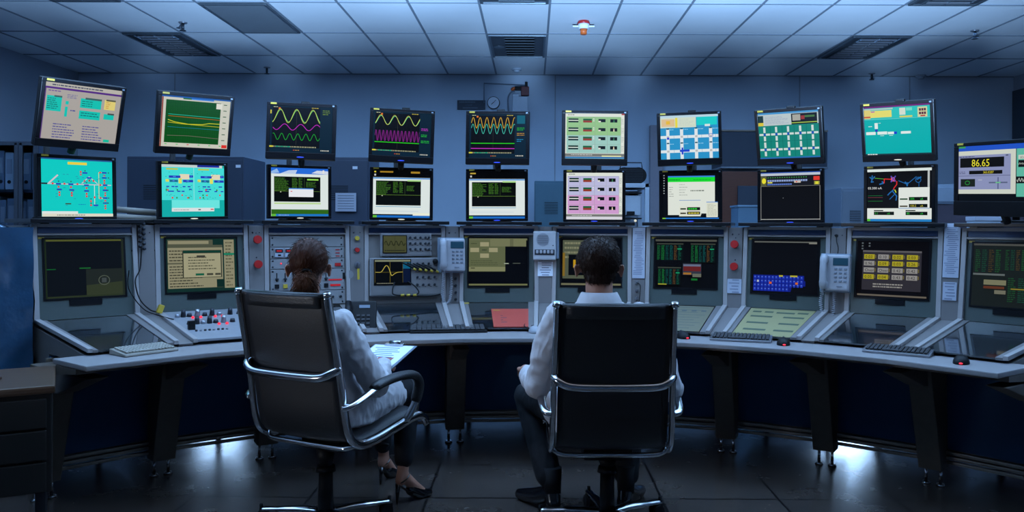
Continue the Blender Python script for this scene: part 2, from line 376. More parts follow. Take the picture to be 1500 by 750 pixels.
def cabinet(px0, px1, pyt, D, depth, label, m, doors=2, nm='steel_cabinet', cat='cabinet', sticker=None, rz=0):
    a = P(px0, pyt, D); b = P(px1, pyt, D); w = b.x-a.x; h = a.z
    o = thing(nm, label, cat, ((a.x+b.x)/2, D+depth/2, 0), rz)
    MB().box((0, 0, h/2), (w, depth, h), bev=.008).build('body', m, o)
    for i in range(doors):
        dw = w/doors; cx = -w/2+dw*(i+.5)
        d = MB().box((cx, -depth/2-.009, h/2+.02), (dw-.02, .016, h-.10), bev=.004).build('door', m, o)
        MB().box((cx+(dw*.36 if i % 2 == 0 else -dw*.36), -depth/2-.025, h*.62), (.025, .02, .14), bev=.006).build('handle', M['sprk'], d)
        mb = MB()
        for j in range(8): mb.box((cx, -depth/2-.018, h*.80+j*.018), (dw*.4, .004, .006))
        mb.build('vent_slots', M['black'], d)
    if sticker: MB().box((sticker[0]*w, -depth/2-.02, h*sticker[1]), (.045, .003, .026)).build('label_plate', M['paperw'], o)
    return o
cabinet(186, 357, 229, 7.6, .62, 'dark blue double-door cabinet behind the second console from the left', M['cabdark'], 2, sticker=(.46, .955))
cabinet(440, 541, 230, 7.6, .5, 'dark cabinet behind the gap between third and fourth upper monitors', M['cabdark'], 1, sticker=(.30, .95))
cabinet(783, 832, 265, 9.3, .5, 'low teal grey cabinet against the back wall between centre monitors', M['teal'], 1)
cabinet(1232, 1272, 275, 7.6, .5, 'blue grey cabinet with a pale frame left of the far right monitor pair', M['cabgrey'], 1)
cabinet(1362, 1402, 270, 8.6, .5, 'light grey blue cabinet right of the last monitor pair', M['rackwhite'], 1)
# plank screen behind the right
a = P(1368, 297, 7.9); b = P(1500, 297, 7.9)
o = thing('partition_screen', 'mauve brown low partition behind the big monitor on the right', 'partition', ((a.x+b.x)/2+.2, 7.9, 0))
MB().box((0, 0, a.z/2+.02), (b.x-a.x+.4, .05, a.z-.04), bev=.004).build('panel', mat('mauve_fabric', (.11, .09, .12), .9), o)
MB().box((0, 0, a.z), (b.x-a.x+.44, .07, .03), bev=.004).build('top_rail', M['cabgrey'], o)
p = P(1444, 330, 5.6); o = thing('tall_case', 'narrow pale case standing behind, beneath the big right monitor', 'case', (p.x, 5.62, 0))
MB().box((0, 0, .70), (.18, .12, 1.40), bev=.006).build('case', M['rackwhite'], o); MB().box((0, 0, 1.41), (.19, .13, .03), bev=.004).build('lid', M['paper'], o)
# papers on cabinet door
p = P(505, 296, 7.5); o = thing('posted_sheet', 'grey printed sheet taped on the dark cabinet between monitors', 'paper', (p.x, 7.545, p.z))
MB().box((0, 0, 0), (.19, .006, .17)).build('sheet', M['paper'], o)
mb = MB()
for i in range(6): mb.box((0, -.004, .06-i*.024), (.15, .002, .004))
mb.build('print', M['ink'], o)
# white rack with device on top
a = P(905, 268, 7.4); b = P(952, 268, 7.4); w = b.x-a.x; o = thing('equipment_rack', 'white open equipment rack behind the lower pink screen', 'rack', ((a.x+b.x)/2, 7.7, 0))
mb = MB()
for sx in (-1, 1):
    for sy in (-1, 1): mb.box((sx*(w/2-.02), sy*.25, a.z/2), (.04, .04, a.z), bev=.004)
mb.box((0, 0, a.z-.02), (w, .54, .04), bev=.004).box((0, .26, a.z/2), (w-.06, .01, a.z-.1)); mb.build('frame', M['rackwhite'], o)
MB().box((-.02, -.02, a.z-.2), (w-.10, .4, .18), bev=.004).build('module', M['rackwhite'], o)
MB().box((-.02, -.02, a.z-.088), (w-.09, .45, .012)).build('shelf', M['black'], o)
MB().box((-.02, -.02, a.z-.32), (w-.09, .45, .012)).build('shelf', M['black'], o)
MB().box((-.02, -.24, a.z-.27), (.07, .03, .03)).build('socket', M['black'], o)
MB().ball((.02, -.26, a.z-.34), .012).build('lamp', M['ledwhite'], o)
p = P(928, 268, 7.4); o = thing('fan_heater', 'round black metal device on top of the white rack', 'device', (p.x, 7.62, a.z+.001))
mb = MB(); mb.cyl((-.07, -.1, .075), (-.07, .1, .075), .075, .075, 28).cyl((.06, -.1, .075), (.06, .1, .075), .075, .075, 28).box((0, 0, .075), (.14, .19, .146)).build('body', M['black'], o)
mb = MB()
for i in range(8): mb.box((0, -.104, .02+i*.015), (.20, .004, .005))
mb.build('grille', M['sprk'], o)
MB().tube([(-.1, 0, .13), (-.09, 0, .20), (.1, 0, .20), (.11, 0, .13)], .006).build('handle', M['sprk'], o)
# notice board + brown door frame on the right
a = P(1057, 190, 9.7); b = P(1212, 246, 9.7)
o = thing('wall_cupboard', 'dark hanging cupboard with a beige top edge, right half of the back wall', 'cupboard', ((a.x+b.x)/2, WY, (a.z+b.z)/2))
MB().box((0, -.28, -.01), (b.x-a.x, .54, a.z-b.z-.03), bev=.006).build('body', M['board'], o)
MB().box((0, -.28, (a.z-b.z)/2-.01), (b.x-a.x+.01, .55, .02), bev=.004).build('top_board', mat('beige_edge', (.30, .22, .16), .6), o)
MB().box((0, -.28, -(a.z-b.z)/2), (b.x-a.x+.01, .55, .02), bev=.004).build('bottom_board', mat('pale_edge', (.25, .27, .30), .6), o)
a = P(1059, 250, 9.4); b = P(1128, 250, 9.4); w = b.x-a.x
o = thing('wooden_cabinet', 'tall reddish brown wooden cabinet frame under the hanging cupboard', 'cabinet', ((a.x+b.x)/2, 9.7, 0))
MB().box((0, .05, a.z/2), (w, .5, a.z), bev=.006).build('body', M['brown'], o)
MB().box((.09, -.22, a.z/2-.08), (w-.2, .03, a.z-.18), bev=.004).build('door', M['board'], o)
a = P(1076, 303, 8.3); b = P(1112, 330, 8.3); o = thing('carton', 'light blue box standing in front of the brown wooden cabinet', 'box', ((a.x+b.x)/2, 8.3, 0))
MB().box((0, 0, a.z/2), (b.x-a.x, .3, a.z), bev=.006).build('case', mat('light_blue_panel', (.12, .22, .32), .5), o)
MB().box((0, 0, a.z+.004), (b.x-a.x+.02, .32, .02), bev=.004).build('lid', mat('light_blue_lid', (.16, .26, .36), .5), o)
# dark leaf at right wall
p = P(1490, 200, 9.9); struct('door_1', MB().box((XR-.02, 9.1, 1.55), (.05, 2.2, 3.0), bev=.004), M['board'])
# rolled plans on left
o = thing('rolled_chart', 'pale rolled up charts lying behind the two leftmost lower monitors', 'roll', P(190, 322, 4.85))
mb = MB(); mb.cyl((-.16, 0, .02), (.12, .10, .00), .022, .022).build('roll', M['beige'], o)
MB().cyl((-.10, .05, .062), (.10, .12, .045), .018, .018).build('roll', M['beige'], o)
MB().box((-.02, .05, -.02), (.36, .2, .035), bev=.004).build('support', M['black'], o)

# shelf of ring binders at left
SD = 6.0; a = P(-40, 207, SD); b = P(57, 207, SD); w = b.x-a.x
o = thing('bookcase', 'dark glass-fronted bookcase full of ring binders at the left edge', 'bookcase', ((a.x+b.x)/2, SD+.2, 0))
mb = MB(); H = a.z
mb.box((0, .19, H/2), (w, .02, H)).box((0, 0, H-.012), (w, .4, .025)).box((0, 0, .04), (w, .4, .08))
for sx in (-1, 1): mb.box((sx*(w/2-.012), 0, H/2), (.025, .4, H))
mb.build('carcass', M['cabdark'], o)
zs = [H-.36, H-.72, H-1.08]
for z in zs: MB().box((0, 0, z), (w-.05, .37, .02)).build('shelf', M['cabdark'], o)
xm = P(29, 200, SD).x-(a.x+b.x)/2
for cx, ww in (((-w/2+xm)/2, xm+w/2), ((w/2+xm)/2, w/2-xm)):
    mb = MB()
    for sx in (-1, 1): mb.box((cx+sx*(ww/2-.016), -.21, H/2), (.028, .02, H-.02), bev=.003)
    for z in (H-.016, .06): mb.box((cx, -.21, z), (ww-.01, .02, .028), bev=.003)
    d = mb.build('door', M['board'], o)
    gm = bpy.data.materials.get('door_glass')
    if not gm:
        gm = bpy.data.materials.new('door_glass'); gm.use_nodes = True; g = gm.node_tree.nodes['Principled BSDF']
        g.inputs['Base Color'].default_value = (.55, .62, .68, 1); g.inputs['Transmission Weight'].default_value = 1; g.inputs['Roughness'].default_value = .03; g.inputs['IOR'].default_value = 1.05
    MB().box((cx, -.21, H/2), (ww-.06, .004, H-.06)).build('pane', gm, d)
bind = mat('binder_card', (.22, .28, .38), .6); bind2 = mat('binder_card_pale', (.55, .62, .72), .6)
for r, z in enumerate(zs[:2]):
    x = -w/2+.05; i = 0
    while x < w/2-.06:
        if abs(x+.025-xm) < .01: x += .02
        hh = RND.uniform(.27, .31); wd = RND.choice((.05, .065, .07))
        m_ = RND.choice((bind, bind2))
        ORD = ('first', 'second', 'third', 'fourth', 'fifth', 'sixth', 'seventh', 'eighth', 'ninth', 'tenth', 'eleventh', 'twelfth')
        t = thing('ring_binder', '%s ring binder, %s from the left on the bookcase\'s %s shelf' % ('pale' if m_ is bind2 else 'dull blue', ORD[min(i, 11)], ('upper', 'lower')[r]), 'binder', (o.location.x+x+wd/2, o.location.y-.02, z+.011), 0, 'ring binders in the left bookcase')
        MB().box((0, 0, hh/2), (wd-.004, .28, hh), bev=.003).build('cover', m_, t)
        MB().box((0, -.142, hh*.62), (wd*.6, .003, hh*.4)).build('label_card', M['paper'], t)
        MB().cyl((0, -.141, hh*.2), (0, -.145, hh*.2), .013).build('finger_hole', M['black'], t)
        x += wd+.004; i += 1

# blue film-wrapped cabinet + low drawer unit at left
o = thing('wrapped_cabinet', 'blue cabinet under shiny crumpled plastic film, left of the consoles', 'cabinet', (-2.995, 4.055, 0), radians(49.9))
mb = MB().box((0, 0, .64), (.72, .56, 1.26), bev=.02); mb.build('body', M['cabdark'], o)
mb = MB(); n = 26
for s_, (x0, y0, x1, y1) in enumerate(((-.37, -.30, .37, -.30), (.37, -.30, .37, .29))):
    g = []
    for i in range(n+1):
        row = []
        for j in range(n+1):
            x = x0+(x1-x0)*i/n; y = y0+(y1-y0)*i/n; z = .25+1.08*j/n; q = noise.noise(Vector((x*5, y*5+3, z*4)))*.035
            row.append(mb.bm.verts.new((x+(q if s_ else 0)+(.0), y-(0 if s_ else abs(q)), z)))
        g.append(row)
    for i in range(n):
        for j in range(n): mb.bm.faces.new((g[i][j], g[i+1][j], g[i+1][j+1], g[i][j+1])).smooth = True
mb.build('plastic_film', M['blueshine'], o)
mb = MB(); mb.ball((0, 0, 1.31), (.36, .27, .08)); mb.build('film_top', M['blueshine'], o)
o = thing('drawer_unit', 'low dark drawer unit with a brown top at the left edge', 'drawer unit', (-2.358, 3.34, 0), radians(30))
MB().box((0, 0, .47), (.70, .50, .40), bev=.006).build('carcass', mat('dark_drawer_wood', (.008, .006, .005), .6), o)
MB().box((0, 0, .685), (.72, .54, .032), bev=.01).build('top', M['woodtop'], o)
for i in range(3):
    d = MB().box((0, -.258, .335+i*.128), (.66, .016, .118), bev=.004).build('drawer', mat('drawer_front', (.010, .008, .007), .6), o)
    MB().cyl((.1, -.266, .335+i*.128), (.1, -.29, .335+i*.128), .010, .013).build('knob', M['silver'], d)
for sx in (-1, 1):
    for sy in (-1, 1): MB().box((sx*.31, sy*.21, .135), (.04, .04, .27), bev=.004).build('leg', M['sprk'], o)
mb = MB()
for sx in (-1, 1): mb.box((sx*.31, 0, .05), (.035, .40, .03))
mb.box((0, 0, .05), (.6, .035, .03)); mb.build('base_rail', M['sprk'], o)
o = thing('leather_folder', 'brown leather folder lying on the low drawer unit', 'folder', (-2.44, 3.36, .7015), radians(44))
MB().box((0, 0, .008), (.40, .30, .012), bev=.005).build('cover', mat('brown_leather', (.10, .045, .03), .45, bump=.2, bscale=60), o)
MB().box((.01, 0, .016), (.36, .25, .006), bev=.002).build('flap', mat('brown_leather', (.10, .045, .03)), o)

# ------------------------------------------------------------------ the arc of consoles
CY = 2.05; PIT = 10.42; HB = 4.46                      # arc centre, pitch and half angle of a bay in degrees
def theta(i): return -45.42+PIT*(i)                     # centre angle of bay i (0..9)
ROOT = 3.1
def bloc(th, R=ROOT): return Vector((R*sin(radians(th)), CY+R*cos(radians(th)), 0))
def hw(R): return R*tan(radians(HB))
FR0, FZ0, FR1, FZ1 = 3.34, .842, 3.405, 1.345
FA = atan2(FR1-FR0, FZ1-FZ0); FL = sqrt((FR1-FR0)**2+(FZ1-FZ0)**2)
def FP(u, v, w): return (u, FR0-ROOT+v*sin(FA)-w*cos(FA), FZ0+v*cos(FA)+w*sin(FA))
SR1, SZ1 = 2.67, .757
SA = atan2(FZ0-SZ1, FR0-SR1); SL = sqrt((FZ0-SZ1)**2+(FR0-SR1)**2)
def SP(a, v, w):                                        # a in -1..1 across, v metres from the hinge towards the user
    R = FR0-v*cos(SA); return (a*hw(R), R-ROOT-w*sin(SA), FZ0-v*sin(SA)+w*cos(SA))
def pbox(mb, fn, a0, a1, v0, v1, w0, w1):
    return mb.hexa([fn(a0, v0, w0), fn(a1, v0, w0), fn(a1, v1, w0), fn(a0, v1, w0), fn(a0, v0, w1), fn(a1, v0, w1), fn(a1, v1, w1), fn(a0, v1, w1)])
HWF = hw(FR0)
def fu(t): return -HWF+2*HWF*t                          # share across the face -> metres
def fv(t): return FL*(1-t)                              # share down the face -> metres up
def face_scr(s, cx, cz, parent, name='display', lift=.003, m=None):
    return s.build(name, m or M['crt'], parent, lambda x, z, l: FP(cx+x, cz+z, lift+l))
POS = ['leftmost', 'second from the left', 'third from the left', 'fourth from the left', 'fifth from the left', 'sixth from the left', 'seventh from the left', 'third from the right', 'second from the right', 'rightmost']
LOOK = ['with a dark tube screen showing a pale reflected square', 'with a cream document screen above a panel of red-lit knobs', 'fitted with rack meters and sliders instead of a screen', 'holding two oscilloscopes', 'with a half dark half green screen above a red sheet', 'whose screen is mostly hidden by the seated man',
        'with four green lists on its black screen', 'with blue keys along a black screen above a yellow chart', 'with yellow and white number boxes on its screen', 'with dim green tables on its screen']
bays = []
for i in range(10):
    th = theta(i)
    o = thing('control_console', 'grey console %s' % LOOK[i], 'console', bloc(th), -radians(th), 'control consoles in the arc')
    bays.append(o)
    prof = [(3.425, 1.338), (3.9, 1.338), (3.9, .14), (3.135, .14), (3.135, .70), (2.74, .70), (2.70, .735), (3.362, .822)]
    for sgn in (0,):
        A = [(-hw(R)*.992, R-ROOT, z) for R, z in prof]; B = [(hw(R)*.992, R-ROOT, z) for R, z in prof]
        MB().prism(A, B).build('housing', M['facedk'], o)
    # posts of the face and the slope
    for sx in (-1, 1):
        mb = MB(); x0, x1 = sorted((sx*HWF, sx*(HWF-.026)))
        pbox(mb, FP, x0, x1, 0, FL, -.01, .018); mb.bevel(.003).build('side_post', M['post'], o)
        mb = MB(); a0, a1 = sorted((sx*1.0, sx*.89)); pbox(mb, SP, a0, a1, -.005, SL, -.005, .016); mb.bevel(.003).build('slope_post', M['post'], o)
    mb = MB(); pbox(mb, FP, -HWF+.026, HWF-.026, FL-.016, FL+.002, -.01, .018); mb.bevel(.003).build('top_rail', M['post'], o)
    mb = MB(); pbox(mb, FP, -HWF+.03, HWF-.03, FL-.048, FL-.016, -.002, .010); mb.build('header_stripe', M['stripe'], o)
    mb = MB(); pbox(mb, FP, -HWF+.026, HWF-.026, FL-.060, FL-.050, -.01, .017); mb.bevel(.002).build('cross_rail', M['post'], o)
    fm = M['facedk'] if i in (2, 3) else M['face']
    mb = MB(); pbox(mb, FP, -HWF+.026, HWF-.026, .004, FL-.060, -.01, .000); mb.build('face_panel', fm, o)
    # slope: frame and pane
    if i == 1: pass
    else:
        mb = MB()
        for a0, a1 in ((-.89, -.78), (.74, .89)): pbox(mb, SP, a0, a1, .0, SL, -.006, .006)
        mb.build('slope_frame', M['wedge'], o)
        mb = MB(); pbox(mb, SP, -.78, .74, .004, SL-.004, -.006, .002); mb.build('slope_pane', M['glassd'], o)
    # lower panel and rails
    for a0, a1, nm_ in ((-HB, HB, 'lower_panel'), (HB, PIT-HB, 'corner_lower_panel')):
        def rp(b, R, z): return (R*tan(radians(b)) if nm_ == 'lower_panel' else R*sin(radians(b)), (R if nm_ == 'lower_panel' else R*cos(radians(b)))-ROOT, z)
        mb = MB().hexa([rp(a0, 3.115, .19), rp(a1, 3.115, .19), rp(a1, 3.115, .69), rp(a0, 3.115, .69), rp(a0, 3.134, .19), rp(a1, 3.134, .19), rp(a1, 3.134, .69), rp(a0, 3.134, .69)])
        mb.build(nm_, M['navy'], o)
    for z in (.125, .150, .175):
        mb = MB().box((0, 3.105-ROOT, z), (hw(3.105)*2+.05, .022, .017), bev=.004); mb.build('kick_rail', M['rail'], o)
    mb = MB().box((0, 3.105-ROOT, .675), (hw(3.105)*2+.05, .02, .02), bev=.004); mb.build('upper_rail', M['rail'], o)
    # wedge to the next bay
    if i < 9:
        prof = [(3.395, 1.343), (3.335, .840), (2.675, .752), (2.72, .70), (3.13, .70), (3.9, .70), (3.9, 1.343)]
        b0, b1 = radians(HB+.03), radians(PIT-HB-.03)
        MB().prism([(R*sin(b0), R*cos(b0)-ROOT, z) for R, z in prof], [(R*sin(b1), R*cos(b1)-ROOT, z) for R, z in prof]).build('corner_panel', M['wedge'], o)
        mb = MB(); bm_ = radians(PIT/2)
        for z in (1.30,):
            for q in (-.02, .02): mb.ball(((3.392)*sin(bm_)+q, 3.392*cos(bm_)-ROOT, z), .006, seg=8)
        mb.build('screw', M['sprk'], o)
    # black tray on top
    t = thing('monitor_tray', 'black flat tray on top of the %s console' % POS[i], 'tray', bloc(th, 3.58)+Vector((0, 0, 1.347)), -radians(th), 'black trays on the consoles')
    MB().box((0, 0, .017), (.56, .52, .022), bev=.004).build('plate', M['tray'], t)
    for sx in (-.2, .2): MB().box((sx, 0, .003), (.04, .4, .006)).build('foot', M['tray'], t)

def frame_screen(i, s, m=None, t0=.115, t1=.865, z0=.115, z1=.425, badge=True, screws=True):
    o = bays[i]; x0, x1 = fu(t0), fu(t1)
    mb = MB()
    for (a, b, c, d) in ((x0-.010, x0, z0-.010, z1+.010), (x1, x1+.010, z0-.010, z1+.010), (x0, x1, z1, z1+.010), (x0, x1, z0-.010, z0)): pbox(mb, FP, a, b, c, d, -.001, .006)
    mb.build('screen_bezel', M['blackg'], o)
    mb = MB(); pbox(mb, FP, x0, x1, z0, z1, -.001, .001); mb.build('screen_back', M['blackg'], o)
    s.w = x1-x0; s.h = z1-z0
    if badge:
        mb = MB(); pbox(mb, FP, (x0+x1)/2-.085, (x0+x1)/2+.075, z0-.042, z0-.012, -.001, .006); mb.build('control_strip', M['blackg'], o)
    if screws:
        for x in (x0-.055, x1+.05):
            for z in (.07+.03, .36):
                q = Vector(FP(x, z, 0)); MB().cyl(q, Vector(FP(x, z, .012)), .009, .007, 12).build('screw_knob', M['sprk'], o)
    mb = MB(); pbox(mb, FP, -HWF+.034, -HWF+.062, FL-.078, FL-.068, 0, .0015); mb.build('sticker', M['yellow'], o)

def S(): return Scr(1, 1)
BK = (4, 5, 7)
# console 0
s = S(); frame_screen(0, s); s.R(0, 0, 1, 1, (14, 20, 26)).R(0, 0, 1, .03, (96, 104, 50)).R(0, .97, 1, 1, (50, 62, 40)).R(0, 0, .02, 1, (34, 50, 30)).R(.97, 0, 1, 1, (40, 50, 40))
for k in range(1, 9): s.R(k*.11, .03, k*.11+.003, .97, (18, 26, 30))
s.R(.02, .5, .13, .515, (20, 110, 50)).R(.42, .49, .56, .51, (30, 120, 50)); s.R(.50, .52, .97, .97, (38, 46, 42))
s.poly([(.5, .97), (.97, .97), (.97, .75), (.5, .80)], (58, 68, 46)); s.line([(.73+.07*cos(k*pi/10), .72+.08*sin(k*pi/10)) for k in range(21)], .012, (100, 110, 95)); s.R(.70, .68, .76, .76, (75, 85, 85))
face_scr(s, fu(.49), .27, bays[0])
# console 1
s = S(); frame_screen(1, s); CR = (168, 164, 132)
s.R(0, 0, 1, 1, (20, 56, 50)).R(.02, .02, .66, .12, (100, 104, 84)).R(.03, .04, .6, .1, CR).R(.02, .12, .80, .93, CR).R(.82, .02, .97, .95, CR).R(.02, .12, .8, .17, (95, 100, 80)).R(.82, .28, .97, .32, (30, 150, 115)).R(.02, .45, .22, .48, (110, 112, 90))
s.dash(.04, .2, .78, .44, 4, (70, 70, 55), 3, .35).dash(.04, .5, .6, .92, 8, (60, 62, 50), 5, .35).dash(.84, .05, .95, .93, 14, (110, 108, 84), 9, .4)
s.R(.22, .22, .78, .74, (60, 62, 50)).R(.23, .23, .77, .27, (20, 70, 55)).R(.235, .28, .765, .73, (190, 186, 150)).dash(.30, .33, .7, .6, 5, (95, 95, 75), 8, .35)
s.R(.42, .32, .54, .36, (70, 70, 60)).R(.40, .66, .52, .70, (25, 110, 80)).R(.56, .66, .65, .70, (85, 85, 70)).R(.68, .66, .76, .70, (85, 85, 70)); s.R(.70, .78, .80, .93, (15, 50, 42))
face_scr(s, fu(.49), .27, bays[1])
# console 4
s = S(); frame_screen(4, s, t0=.12, t1=.86, z0=.11, z1=.425); s.R(0, 0, 1, 1, BK).R(.0, .0, .62, .70, (112, 120, 84)).R(.0, .0, 1, .04, (120, 126, 95)).R(.36, .01, .98, .17, (136, 140, 102)).R(.70, .01, .76, .17, (116, 120, 88))
for x, y in ((.19, .08), (.02, .20), (.34, .20), (.19, .32)): s.R(x, y, x+.15, y+.09, (182, 178, 138))
s.dash(.03, .09, .16, .13, 1, (70, 80, 55), 4).dash(.22, .22, .32, .27, 1, (60, 70, 50), 4).dash(.03, .45, .58, .58, 3, (84, 92, 64), 3, .3).R(.0, .60, .62, .69, (150, 154, 112)).R(.03, .62, .1, .635, (30, 30, 25)).R(0, .955, 1, .99, (130, 134, 92))
s.R(.60, .52, .68, .54, (190, 200, 180)).R(.75, .52, .88, .53, (120, 130, 120))
face_scr(s, fu(.49), .2675, bays[4])
# console 5
s = S(); frame_screen(5, s); s.R(0, 0, 1, 1, BK).R(.02, .03, .75, .85, (96, 104, 84))
for r in range(4): s.dash(.05, .06+r*.10, .72, .13+r*.10, 1, (150, 152, 120), 20+r, .6)
s.R(.12, .34, .74, .78, BK).R(.2, .45, .24, .62, (220, 170, 30)).R(0, .95, 1, .99, (130, 130, 100)).R(.02, .3, .06, .8, (150, 120, 40))
face_scr(s, fu(.49), .27, bays[5])
# console 6
s = S(); frame_screen(6, s); s.R(0, 0, 1, 1, (8, 9, 12)).R(0, 0, 1, .04, (90, 92, 84))
for (x, y, w_, h_, sd) in ((.02, .08, .44, .36, 3), (.58, .08, .4, .40, 4), (.05, .58, .38, .37, 5)):
    s.R(x, y, x+w_, y+h_, (12, 22, 22)).R(x, y, x+w_, y+.025, (70, 76, 66))
    for j, c in enumerate(((24, 110, 56), (28, 130, 60), (16, 84, 78), (18, 92, 90), (105, 74, 40), (20, 90, 70))):
        s.dash(x+.01+j*w_/6.3, y+.04, x+j*w_/6.3+w_/7.5, y+h_-.01, 13, c, sd*10+j, .55)
    s.R(x+w_*.78, y+.11, x+w_*.95, y+.13, (30, 180, 120))
s.R(.46, .50, .76, .74, (60, 64, 80)).R(.47, .52, .75, .56, (120, 130, 160)).R(.47, .56, .75, .66, (120, 40, 40)).R(.47, .69, .60, .73, (190, 130, 50)).R(.62, .71, .76, .78, (120, 124, 110)).R(.60, .81, .70, .85, (24, 130, 50)).R(.06, .93, .2, .95, (190, 190, 60))
face_scr(s, fu(.49), .27, bays[6])
# console 7
s = S(); frame_screen(7, s, z0=.10, z1=.425); s.R(0, 0, 1, 1, (12, 13, 18)).R(.02, .015, .98, .04, (110, 114, 110)).R(.86, .03, .98, .06, (150, 150, 140))
s.poly([(.02, .66), (.80, .66), (.80, .76), (.82, .76), (.82, .86), (.62, .86), (.60, .97), (.02, .97)], (20, 36, 150))
for r in range(4):
    for c in range(14 if r < 3 else 10): s.R(.03+c*.055, .675+r*.075, .068+c*.055, .735+r*.075, (34, 62, 205)).R(.038+c*.055, .69+r*.075, .055+c*.055, .705+r*.075, (120, 150, 240))
s.R(.42, .66, .48, .69, (210, 200, 60)).R(.59, .66, .70, .69, (210, 200, 60)).R(.27, .79, .31, .83, (240, 110, 40)).R(.67, .79, .71, .83, (240, 120, 30)).R(.08, .76, .11, .80, (210, 220, 240))
face_scr(s, fu(.49), .2625, bays[7])
# console 8: number boxes
s = S(); frame_screen(8, s, z0=.105, z1=.43); s.R(0, 0, 1, 1, (11, 9, 12)).R(.02, .955, .98, .985, (120, 112, 100)).R(.08, .17, .90, .88, (56, 54, 62)).R(.08, .17, .90, .20, (110, 108, 112))
val = [['0.03', '0.10', '0.02', '0.03'], ['0.96', '0.09', '0.03', '0.26'], ['Over', 'Over', '0.42', '0.42'], ['0.05', '0.04', '0.43', '0.42']]; yl = [(1, 0, 1, 1), (0, 1, 1, 1), (0, 0, 0, 0), (1, 1, 0, 0)]
for r in range(4):
    for c in range(4):
        x = .10+c*.20; y = .24+r*.12; s.R(x, y, x+.15, y+.085, (196, 184, 44) if yl[r][c] else (168, 166, 164)); s.text(x+.015, y+.070, .052, val[r][c], (30, 28, 20), 1.0); s.R(x+.155, y+.01, x+.172, y+.07, (120, 110, 60))
s.dash(.24, .75, .88, .84, 2, (170, 168, 164), 8, .5)
for k in range(5): s.R(.06+.1*(k % 2), .03+.05*(k//2), .085+.1*(k % 2), .055+.05*(k//2), (110, 120, 125))
face_scr(s, fu(.49), .2675, bays[8])
# console 9
s = S(); frame_screen(9, s, z0=.09, z1=.425); s.R(0, 0, 1, 1, (30, 38, 38)).R(0, 0, 1, .03, (90, 92, 88))
for (x, y, w_, h_, sd) in ((.02, .06, .36, .40, 3), (.40, .06, .28, .36, 4), (.70, .06, .28, .40, 6), (.45, .50, .52, .42, 5)):
    for j, c in enumerate(((34, 84, 50), (30, 78, 60), (80, 66, 40), (36, 92, 52))):
        s.dash(x+.01+j*w_/4.2, y+.03, x+j*w_/4.2+w_/5, y+h_, 12, c, sd*10+j, .5)
s.R(.16, .58, .44, .66, (140, 140, 110)).R(.16, .68, .42, .72, (110, 60, 40)).R(.30, .74, .44, .80, (130, 130, 112)).R(.5, .70, .9, .72, (150, 140, 50)).R(.02, .48, .42, .51, (110, 120, 120))
face_scr(s, fu(.49), .2575, bays[9])

# console 2: rack modules
o = bays[2]; rows = [(.94, .99, 0), (.70, .93, 1), (.47, .69, 2), (.16, .46, 3), (.02, .15, 4)]
FT = FL-.062
for z0, z1, k in [(.372, .438, 0), (.300, .368, 1), (.235, .296, 2), (.100, .231, 3), (.012, .096, 4)]:
    mb = MB(); pbox(mb, FP, -HWF+.036, HWF-.036, z0, z1, .0, .008); mb.bevel(.002)
    mod = mb.build('rack_module', M['rackp'], o)
    for x in (-HWF+.05, HWF-.05):
        for z in (z0+.012, z1-.012): MB().ball(FP(x, z, .008), .006, seg=8).build('screw', M['sprk'], mod)
    if k == 1:
        for j in range(5):
            x = fu(.12+j*.115)
            mt = MB(); pbox(mt, FP, x, x+.05, z0+.008, z1-.008, .008, .016); mt.bevel(.002).build('meter', M['paper'] if j < 4 else M['black'], mod)
            mt = MB(); pbox(mt, FP, x+.002, x+.048, z0+.034, z1-.011, .016, .018); mt.build('meter_window', M['black'], mod)
            mt = MB(); pbox(mt, FP, x+.010, x+.040, z0+.041, z1-.018, .018, .0185); mt.build('red_digits', M['rim'], mod)
            mt = MB(); pbox(mt, FP, x+.018, x+.036, z0+.014, z0+.024, .016, .018); mt.build('meter_key', M['black'], mod)
        for j in range(3):
            mt = MB(); pbox(mt, FP, fu(.83), fu(.88), z0+.008+j*.02, z0+.014+j*.02, .008, .010); mt.build('red_mark', M['red'], mod)
    if k == 2:
        MB().ball(FP(fu(.19), .268, .010), .005, seg=10).build('red_lamp', M['ledred'], mod)
        mt = MB(); pbox(mt, FP, fu(.82), fu(.89), z0+.012, z0+.032, .008, .014); mt.build('red_switch', M['red'], mod)
        for j in range(6): MB().cyl(FP(fu(.4+j*.06), .262, .008), FP(fu(.4+j*.06), .262, .02), .008, .007, 12).build('knob', M['sprk'], mod)
    if k == 3:
        for j in range(7):
            x = fu(.14+j*.095); mt = MB(); pbox(mt, FP, x-.003, x+.003, .155, .21, .008, .0095); mt.build('slider_slot', M['black'], mod)
            mt = MB(); pbox(mt, FP, x-.010, x+.010, .168, .176, .009, .02); mt.build('slider_knob', M['sprk'], mod)
            mt = MB(); pbox(mt, FP, x-.013, x+.013, .115, .140, .008, .016); mt.bevel(.002).build('push_button', (M['black'], M['yellow'], M['silver'])[j % 3], mod)
        mt = MB(); pbox(mt, FP, fu(.74), fu(.90), .158, .166, .008, .011); mt.build('red_bar', M['rim'], mod)
        mt = MB(); pbox(mt, FP, fu(.76), fu(.88), .122, .134, .008, .011); mt.build('red_bar', M['rim'], mod)
        mt = MB(); pbox(mt, FP, fu(.91), fu(.94), .165, .205, .008, .010); mt.build('slot_window', M['black'], mod)
    if k == 4:
        for j in range(9): MB().cyl(FP(fu(.12+j*.095), .055, .008), FP(fu(.12+j*.095), .055, .022), .009, .007, 12).build('knob', M['sprk'], mod)

